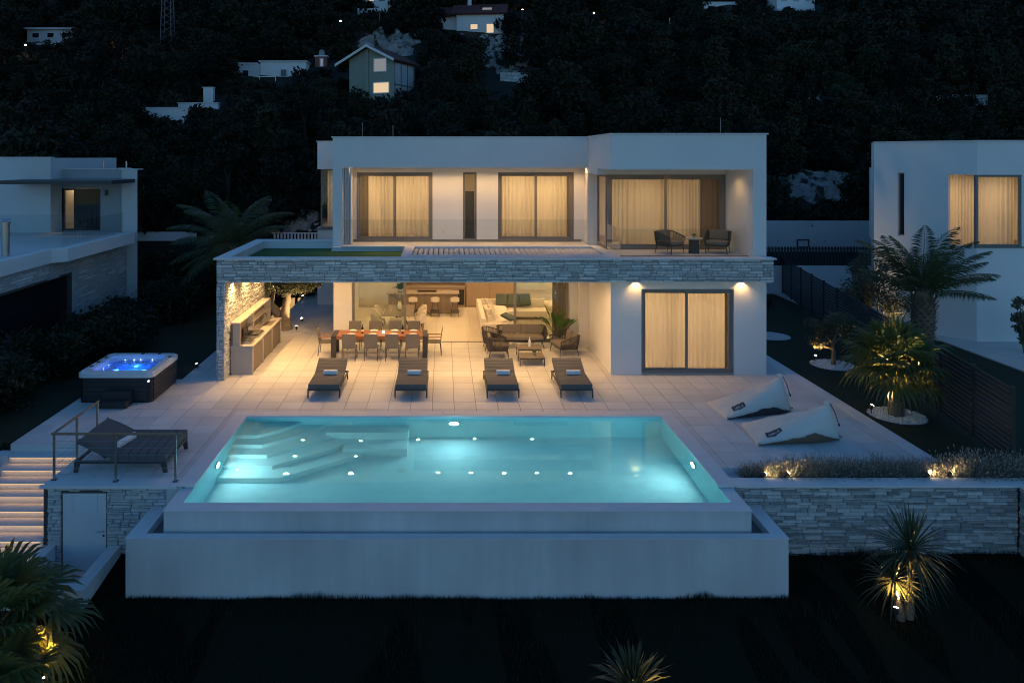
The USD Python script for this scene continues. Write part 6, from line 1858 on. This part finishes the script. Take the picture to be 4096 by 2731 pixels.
def date_palm(label, loc, th, trunk_r, nf, L, seed, elmin=-10, bend=(48, 80)):
    r = np.random.default_rng(seed)
    t = thing('date_palm', label, 'palm', loc)
    tr = part(t, 'trunk', MB().tube([(0, 0, -.3), (0, 0, th * .2), (0, 0, th * .7), (0, 0, th), (0, 0, th + .35)], [trunk_r * .8, trunk_r * .85, trunk_r * 1.05, trunk_r * .95, trunk_r * .45], 14), 'bark', True)
    m = MB(); rows = int(th / .115)
    for i in range(rows):
        for j in range(11):
            z = .05 + i * .115; a = (j + .5 * (i % 2)) / 11 * 2 * math.pi + r.normal() * .05
            rad = trunk_r * (.85 + .2 * min(1, z / th * 1.4)) * .98
            o = np.array([math.cos(a), math.sin(a), 0]); s = np.array([-math.sin(a), math.cos(a), 0])
            b = o * rad + np.array([0, 0, z]); l = r.uniform(.05, .10) * (1 + 1.6 * (z / th) ** 6)
            w = .055
            e = b + o * l + np.array([0, 0, l * 1.2])
            m.add([b - s * w, b + s * w, e + s * w * .5, e - s * w * .5, b + (0, 0, .09)], [(0, 1, 2, 3), (4, 3, 2)])
    part(tr, 'leaf_bases', m, 'boot', kind='stuff')
    cr = uniq(t, 'crown'); UsdGeom.Xform.Define(stage, cr)
    for i in range(nf):
        az = i * 2.399 + r.normal() * .1
        el0 = math.radians(84 - (84 - elmin) * (i / nf) ** .9 + r.normal() * 4)
        l = L * r.uniform(.85, 1.08)
        n = 66
        s = np.linspace(0, 1, n)
        el = el0 - s ** 1.6 * math.radians(r.uniform(*bend)) * (1.0 - .35 * i / nf)
        dx = np.cumsum(np.cos(el)) * l / n; dz = np.cumsum(np.sin(el)) * l / n
        P = np.stack([np.cos(az) * dx, np.sin(az) * dx, dz + th + .1], 1)
        side = np.array([-math.sin(az), math.cos(az), 0])
        b = MB().tube(P[::5], np.linspace(.025, .005, len(P[::5])), 4, cap=False)
        v, f = [], []
        for k in range(6, n):
            T = P[k] - P[k - 1]; T /= np.linalg.norm(T); up = np.cross(side, T)
            ll = l * .23 * math.sin(math.pi * (.10 + .88 * s[k])) ** .7
            for sg_ in (-1, 1):
                q = side * sg_ * .80 + T * .62 + up * (.28 + r.normal() * .10); q /= np.linalg.norm(q)
                e = P[k] + q * ll + np.array([0, 0, -ll * .16 - .01])
                w = T * .021
                o = len(v)
                mid = P[k] + q * ll * .5
                v += [P[k], mid - w, mid + w, e]; f += [(o, o + 1, o + 2), (o + 1, o + 3, o + 2)]
        b.add(v, f)
        part(cr, 'frond', b, 'leaf_date')
    return t


def yucca(label, loc, stems, nl, L, seed, elmin=-35):
    r = np.random.default_rng(seed)
    t = thing('yucca', label, 'yucca', loc)
    for (bx_, by_, tx, ty, tz, rad, sc) in stems:
        st_ = part(t, 'stem', MB().tube([(bx_, by_, -.15), ((bx_ + tx) / 2, (by_ + ty) / 2, tz * .5), (tx, ty, tz)], [rad * 1.2, rad, rad], 9), 'bark', True)
        m = MB()
        for i in range(int(tz * 46)):
            z = tz * (i + .5) / (tz * 46); a = i * 2.399; k = z / tz
            c = np.array([bx_ + (tx - bx_) * k, by_ + (ty - by_) * k, z]); o = np.array([math.cos(a), math.sin(a), 0]); s = np.array([-math.sin(a), math.cos(a), 0])
            b = c + o * rad; l = r.uniform(.03, .07)
            m.add([b - s * .022, b + s * .022, b + o * l + (0, 0, -l * .9)], [(0, 1, 2)])
        part(st_, 'leaf_scars', m, 'boot', kind='stuff')
        cr = uniq(t, 'crown'); UsdGeom.Xform.Define(stage, cr)
        n_ = int(nl * sc)
        for g in range(0, n_, 4):                                # leaves in sprays of four
            b = MB()
            for i in range(g, min(g + 4, n_)):
                az = i * 2.399 + r.normal() * .1
                el = math.radians(86 - (86 - elmin) * (i / n_) ** .85 + r.normal() * 5)
                l = L * sc ** .5 * r.uniform(.8, 1.1); w = .019
                d = np.array([math.cos(az) * math.cos(el), math.sin(az) * math.cos(el), math.sin(el)]); s = np.array([-math.sin(az), math.cos(az), 0])
                bend = (.10 + .45 * i / n_) * r.uniform(.5, 1.5)
                p0 = np.array([tx, ty, tz]); p1 = p0 + d * l * .35; p2 = p0 + d * l * .7 - (0, 0, bend * l * .25); p3 = p0 + d * l - (0, 0, bend * l * .75)
                b.add([p0 - s * w * .6, p0 + s * w * .6, p1 - s * w, p1 + s * w, p2 - s * w * .75, p2 + s * w * .75, p3], [(0, 1, 3, 2), (2, 3, 5, 4)]).add([p2 - s * w * .75, p2 + s * w * .75, p3], [(0, 1, 2)])
            part(cr, 'leaf_spray', b, 'leaf_yucca')
    return t


def spot(label, loc, aim, h=.22, m='lamp_spot', r=.028):
    t = thing('garden_spot', label, 'garden lamp', loc)
    d = np.asarray(aim, float) - np.array([loc[0], loc[1], loc[2] + h]); d /= np.linalg.norm(d)
    p = np.array([0, 0, h])
    part(t, 'spike', MB().cyl(0, 0, -.1, h - .03, .010, n=6), 'black')
    part(t, 'housing', MB().tube([p - d * .07, p - d * .06, p + d * .055], [.02, .042, .042], 12, cap=False).tube([p - d * .065, p - d * .06], [.03, .03], 12), 'black', True)
    u = np.cross(d, (0, 0, 1.0)); u = u / np.linalg.norm(u) if np.linalg.norm(u) > 1e-6 else np.array([1.0, 0, 0]); w = np.cross(u, d)
    th = np.arange(12) / 12 * 2 * math.pi
    v = [p - d * .012] + [p - d * .012 + (r + .002) * (np.cos(a) * u + np.sin(a) * w) for a in th]
    f = [(0, 1 + i, 1 + (i + 1) % 12) for i in range(12)]
    if np.cross(v[1] - v[0], v[2] - v[0]) @ d < 0:
        f = [q[::-1] for q in f]
    part(t, 'lens', MB().add(v, f), m)
    part(t, 'glass_rim', MB().tube([p + d * .056, p + d * .062], [.041, .036], 12, cap=False), 'lamp_glare')


def pebble_bed(label, x, y, r, z=-.045, sq=1.0):
    t = thing('pebble_bed', label, 'gravel bed', (x, y, z))
    part(t, 'edging', MB().lathe([(r, -.05), (r, .035), (r - .02, .035), (r - .02, .0)], n=40), 'dark_metal')
    rr = np.random.default_rng(int(abs(x * 31 + y * 17)))
    n = 900
    a, q = rr.uniform(0, 6.28, n), np.sqrt(rr.random(n)) * (r - .03)
    base = trimesh.creation.icosphere(0); bv = np.array(base.vertices); bf = np.array(base.faces)
    s = rr.uniform(.016, .034, n); sc = np.stack([s * rr.uniform(.8, 1.4, n), s * rr.uniform(.8, 1.4, n), s * .75], 1)
    pos = np.stack([np.cos(a) * q, np.sin(a) * q, .025 + rr.random(n) * .015], 1)
    v = (bv[None] * sc[:, None] + pos[:, None]).reshape(-1, 3); f = (bf[None] + (np.arange(n) * len(bv))[:, None, None]).reshape(-1, 3)
    part(t, 'base', MB().lathe([(r - .02, .012), (0, .03)], n=40), 'pebble')
    part(t, 'pebbles', MB().add(v, f), 'pebble', kind='stuff')


pebble_bed('round bed of white pebbles around the uplit fan palm', 12.06, 20.03, .72)
pebble_bed('round bed of white pebbles around the small cloud pruned tree', 12.88, 24.9, .72)
pebble_bed('round bed of white pebbles half hidden behind the villa corner', 12.55, 28.9, .72)
fan_palm('uplit fan palm with a shaggy trunk in the white pebbles right of the terrace', (12.05, 20.05, -.03), 1.42, .17, 34, .82, .72, 61, (-.08, 0))
spot('lit garden spot beside the fan palm pebbles', (11.45, 20.15, -.045), (12.0, 20.05, 1.5), r=.03, m='lamp_spot_strong')

# cloud pruned tree
t = thing('cloud_tree', 'small cloud pruned tree with separate leaf clumps, lit from below', 'tree', (12.88, 24.9, -.03))
m = MB().tube([(0, 0, -.1), (.02, 0, .35), (-.02, 0, .75), (.15, 0, 1.15)], [.085, .065, .055, .03], 9)
m.tube([(-.02, 0, .55), (-.25, -.02, .62), (-.45, 0, .66)], [.035, .025, .02], 7).tube([(0, 0, .72), (-.28, .0, 1.0), (-.55, 0, 1.15)], [.035, .025, .018], 7).tube([(0, 0, .7), (.35, .1, .95), (.62, .1, 1.1)], [.04, .03, .02], 7)
part(t, 'trunk', m, 'bark', True)
cr = uniq(t, 'crown'); UsdGeom.Xform.Define(stage, cr)
for k, (x, y, z, r) in enumerate(((-.52, 0, .78, .26), (-.75, 0, 1.38, .20), (-.45, .05, 1.25, .28), (-.22, 0, 1.15, .22), (.1, 0, 1.45, .36), (.45, .1, 1.38, .38), (.72, .1, 1.22, .34), (.55, 0, .98, .26))):
    part(cr, 'leaf_clump', leaves(700, [(x, y, z, r, .8)], .045, 70 + k, .5), 'leaf_olive')
spot('lit garden spot beside the cloud pruned tree', (12.30, 24.95, -.045), (12.6, 24.9, 1.0), h=.28, r=.026)

# neighbour's date palm and shrubs
date_palm('tall date palm with a thick studded trunk before the neighbouring house', (16.55, 26.0, -.2), 2.2, .35, 24, 2.6, 81, elmin=24, bend=(42, 68))
def loose_shrub(label, loc, h, w, seed, n=3200, name='olive_shrub', m='leaf_olive', size=.06):
    r = np.random.default_rng(seed)
    t = thing(name, label, 'shrub', loc)
    mb = MB(); cl = []
    for k in range(11):
        a = r.uniform(0, 6.28); q = r.uniform(.2, 1) * w; z = h * r.uniform(.35, 1.0)
        e = (math.cos(a) * q, math.sin(a) * q, z)
        mb.tube([(0, 0, -.1), (e[0] * .4, e[1] * .4, z * .5), e], [.04, .025, .008], 5)
        cl.append((*e, r.uniform(.25, .42) * w, .9)); cl.append((e[0] * .6, e[1] * .6, z * .7, .35 * w, .9))
    part(t, 'stem', mb, 'bark_olive'); part(t, 'foliage', leaves(n, cl, size, seed, .3), m)
loose_shrub('loose olive shrub lit from beneath beside the neighbouring house', (16.75, 29.2, -.1), 2.8, 1.15, 91, 6500, size=.055)
spot('garden spot hidden under the olive shrub by the neighbouring house', (17.45, 28.3, -.1), (17.15, 28.9, 1.0), m='lamp_spot')
loose_shrub('dark shrub cut by the right edge of the photo, before the neighbouring house', (20.3, 26.3, 0), 1.9, .55, 92, 2000)
loose_shrub('dark low shrub behind the villa corner against the fence', (13.6, 33.0, -.05), .9, .9, 93, 2000, 'low_shrub', 'leaf_hedge')

# olive tree behind the outdoor kitchen
t = thing('olive_tree', 'old olive tree with forked trunks behind the outdoor kitchen, lit from below', 'tree', (-6.32, 29.95, 0))
m = MB().tube([(0, 0, -.1), (.02, 0, .35), (.05, 0, .8), (.12, 0, 1.25), (.18, 0, 1.7)], [.36, .26, .17, .15, .12], 12)
m.tube([(-.05, .05, .35), (-.55, .1, .95), (-1.0, .1, 1.6), (-1.15, .1, 2.1)], [.2, .15, .12, .08], 10).tube([(.15, 0, 1.45), (.45, 0, 1.8), (.75, .1, 2.3)], [.10, .08, .05], 8).tube([(.14, 0, 1.4), (.0, .2, 1.9), (-.1, .2, 2.4)], [.09, .06, .04], 8)
m.tube([(-.55, .1, .95), (-.45, .3, 1.6), (-.5, .35, 2.2)], [.1, .07, .05], 8)
part(t, 'trunk', m, 'bark_olive', True)
r = np.random.default_rng(44)
cl = [(r.normal() * .75 - .1, r.normal() * .55, r.uniform(1.75, 2.9), r.uniform(.35, .6), .8) for _ in range(22)] + [(-.75, -.3, 1.6, .34, .6), (.15, -.45, 1.62, .36, .6), (.85, -.2, 1.68, .36, .6), (1.25, 0, 1.85, .34, .6), (-1.1, 0, 1.75, .34, .6), (.95, .1, 2.05, .45, .7), (1.3, .1, 2.35, .4, .7), (-.2, -.2, 1.85, .35, .6), (.5, -.3, 1.95, .35, .6)]
part(t, 'crown', leaves(11000, cl, .05, 45, .35, .2, 3.0), 'leaf_olive')
solo('olive_bed', MB().poly(sg.Point(-6.35, 29.7).buffer(.95).intersection(sbox(-9, 28.5, -5.2, 32)), -.02, .012), 'pebble', 'pale gravel patch round the foot of the old olive tree', 'gravel bed')
spot('bright garden spot on the side path beside the olive tree', (-5.85, 31.2, 0), (-6.2, 30.3, 2.2), h=.14, r=.034, m='lamp_spot_strong')
spot('garden spot further up the side path, beside the villa wall', (-6.75, 36.2, 0), (-7.3, 36.2, 2.2), h=.14, m='lamp_path')
spot('third garden spot at the far end of the side path', (-6.6, 38.8, 0), (-7.0, 38.4, 2.2), h=.16, m='lamp_path')
spot('garden spot on the terrace edge behind the hot tub', (-8.0, 24.5, 0), (-8.6, 24.9, 1.6), h=.08, r=.022, m='lamp_path')
spot('black garden spot at the foot of the olive tree', (-5.75, 29.55, 0), (-6.0, 29.9, 2.0), h=.16, r=.032)

# dark palm behind the canopy, left
date_palm('unlit date palm spreading behind the left end of the canopy', (-9.3, 33.5, -.3), 3.0, .30, 36, 3.2, 83, elmin=-20)
spot('garden spot hidden at the foot of the unlit palm behind the canopy', (-8.7, 32.9, -.05), (-9.2, 33.4, 3.0), m='lamp_path')

# banana plant behind the sitting group
t = thing('banana_plant', 'potted banana plant with big leaves behind the rope seats', 'plant', (4.18, 27.25, 0))
part(t, 'pot', MB().lathe([(0, 0), (.17, 0), (.21, .36), (.19, .36), (.18, .33), (0, .33)], n=18), 'amber_pot', 40)
r = np.random.default_rng(12)
for k in range(11):
    az = k * 2.399 + .5; el = math.radians((78, 66, 60, 52, 70, 48, 40, 58, 34, 45, 62)[k]); l = r.uniform(.85, 1.25)
    d = np.array([math.cos(az) * math.cos(el), math.sin(az) * math.cos(el), math.sin(el)]); s = np.array([-math.sin(az), math.cos(az), 0])
    m = MB().tube([(0, 0, .3), d * l * .35 + (0, 0, .32), d * l * .55 + (0, 0, .33)], [.016, .012, .009], 5, cap=False)
    rows = []
    for q in np.linspace(0, 1, 9):
        c = d * l * (.5 + .55 * q) + np.array([0, 0, .33 - (q ** 2) * .28 * (1.25 - el)]); w = .125 * math.sin(math.pi * min(1, .08 + q * .92)) ** .8
        rows += [c - s * w + (0, 0, .02), c, c + s * w + (0, 0, .02)]
    m.add(rows, [(3 * i + j, 3 * i + j + 1, 3 * i + j + 4, 3 * i + j + 3) for i in range(8) for j in range(2)])
    part(t, 'leaf', m, 'leaf_banana', 60)

# planter of lavender
LV = 'grey lavender bush in the long planter above the retaining wall'
lv = None
r = np.random.default_rng(21)
for i in range(26):
    x = 6.62 + i * .236
    sc = (1 if i > 4 else .72 + .07 * i) * r.uniform(.9, 1.12)
    if i >= 20:
        sc *= 1.25
    if lv is None:
        lv = thing('lavender_bush', LV, 'bush', (x, 16.36, -.13), 0, 'lavender row in the planter', sc)
        m, fl = MB(), MB()
        for k in range(330):
            a = r.uniform(0, 6.28); e = r.uniform(.25, 1.45); l = r.uniform(.24, .46) * (.75 + .35 * math.sin(e))
            d = np.array([math.cos(a) * math.cos(e), math.sin(a) * math.cos(e), math.sin(e)]); s = np.array([-math.sin(a), math.cos(a), 0]) * .004
            b = np.array([math.cos(a), math.sin(a), 0]) * r.uniform(0, .12)
            m.add([b - s, b + s, b + d * l + s * .4, b + d * l - s * .4], [(0, 1, 2, 3)])
            for q in range(3):
                c = b + d * l * r.uniform(.2, .85); g = d + r.normal(size=3) * .5; g /= np.linalg.norm(g); h = np.cross(g, r.normal(size=3)); h /= np.linalg.norm(h)
                m.add([c, c + g * .025 + h * .006, c + g * .055, c + g * .025 - h * .006], [(0, 1, 2, 3)])
            if k % 3 == 0:
                c = b + d * l
                for q in range(3):
                    h = r.normal(size=3); h /= np.linalg.norm(h); fl.add([c - d * .02, c + h * .011, c + d * .035, c - h * .011], [(0, 1, 2, 3)])
        part(lv, 'stems', m, 'leaf_lavender'); part(lv, 'flower_heads', fl, 'flower_dry', kind='stuff')
    else:
        copy(lv, (x, 16.36 + r.uniform(-.04, .04), -.13), float(r.uniform(0, 360)), scale=sc)
spot('garden spot among the lavender near the pool corner', (6.85, 16.15, -.13), (8.0, 16.42, .35), h=.18, r=.012)
spot('second small garden spot in the lavender near the pool corner', (7.35, 16.17, -.13), (8.4, 16.42, .4), h=.18, r=.012)
spot('garden spot among the lavender near the right lawn', (10.35, 16.15, -.13), (11.5, 16.42, .35), h=.18, r=.012)
spot('second small garden spot in the lavender near the right lawn', (10.85, 16.17, -.13), (11.9, 16.42, .4), h=.18, r=.012)

# foreground plants
yucca('yucca with two stems lit by a garden spot, below the stone wall', (8.55, 13.9, -1.66), ((-.10, 0, -.22, 0, .72, .06, .62), (.06, .05, .10, .05, 1.25, .075, 1.0)), 150, .88, 101, -40)
spot('bright garden spot at the foot of the two stemmed yucca', (8.24, 13.72, -1.66), (8.46, 13.86, -.3), h=.26, r=.034)
yucca('spiky yucca crown at the bottom edge in front of the pool', (2.85, 11.35, -1.98), ((0, 0, 0, 0, .78, .08, 1.0),), 170, .80, 103, 5)
spot('garden spot hidden below the frame lighting the bottom yucca', (3.25, 11.1, -1.95), (2.98, 11.3, -.9), h=.2, r=.034)
fan_palm('low fan palm at the lower left corner lit by a garden spot', (-7.35, 12.3, -1.85), 1.0, .16, 22, .85, .85, 111, (.05, 0))
fan_palm('second fan palm trunk rising beside the first at the left edge', (-6.95, 11.7, -1.9), .55, .12, 16, .62, .55, 113, (.1, 0))
spot('very bright garden spot at the lower left corner', (-6.45, 12.25, -1.86), (-7.0, 12.3, -.55), h=.22, r=.036, m='lamp_spot_front')

gr_ = np.random.default_rng(404)
n = 26000
gx_ = np.concatenate([gr_.uniform(-6.4, 6.9, 9000), gr_.uniform(6.6, 12.0, 4000), gr_.uniform(-6.7, 12.0, 13000)])
gy_ = np.concatenate([14.44 - gr_.random(9000) ** 2 * .5, 15.78 - gr_.random(4000) ** 2 * .5, gr_.uniform(11.6, 14.4, 13000)])
gz_ = low_z(gx_, gy_)
hh_ = gr_.uniform(.03, .10, n) * (1 + 1.4 * np.clip(n2(gx_, gy_, 2.2, 8) * 4, 0, 1))
aa_ = gr_.uniform(0, 6.28, n); lean = gr_.normal(size=(n, 2)) * .03
w_ = .006
v = np.stack([np.stack([gx_ - np.cos(aa_) * w_, gy_ - np.sin(aa_) * w_, gz_ - .01], 1), np.stack([gx_ + np.cos(aa_) * w_, gy_ + np.sin(aa_) * w_, gz_ - .01], 1), np.stack([gx_ + lean[:, 0], gy_ + lean[:, 1], gz_ + hh_], 1)], 1).reshape(-1, 3)
solo('grass', MB().add(v, np.arange(3 * n).reshape(n, 3)), 'leaf_grass', 'dark grass of the lower garden growing up to the pool wall', 'grass', kind='stuff')
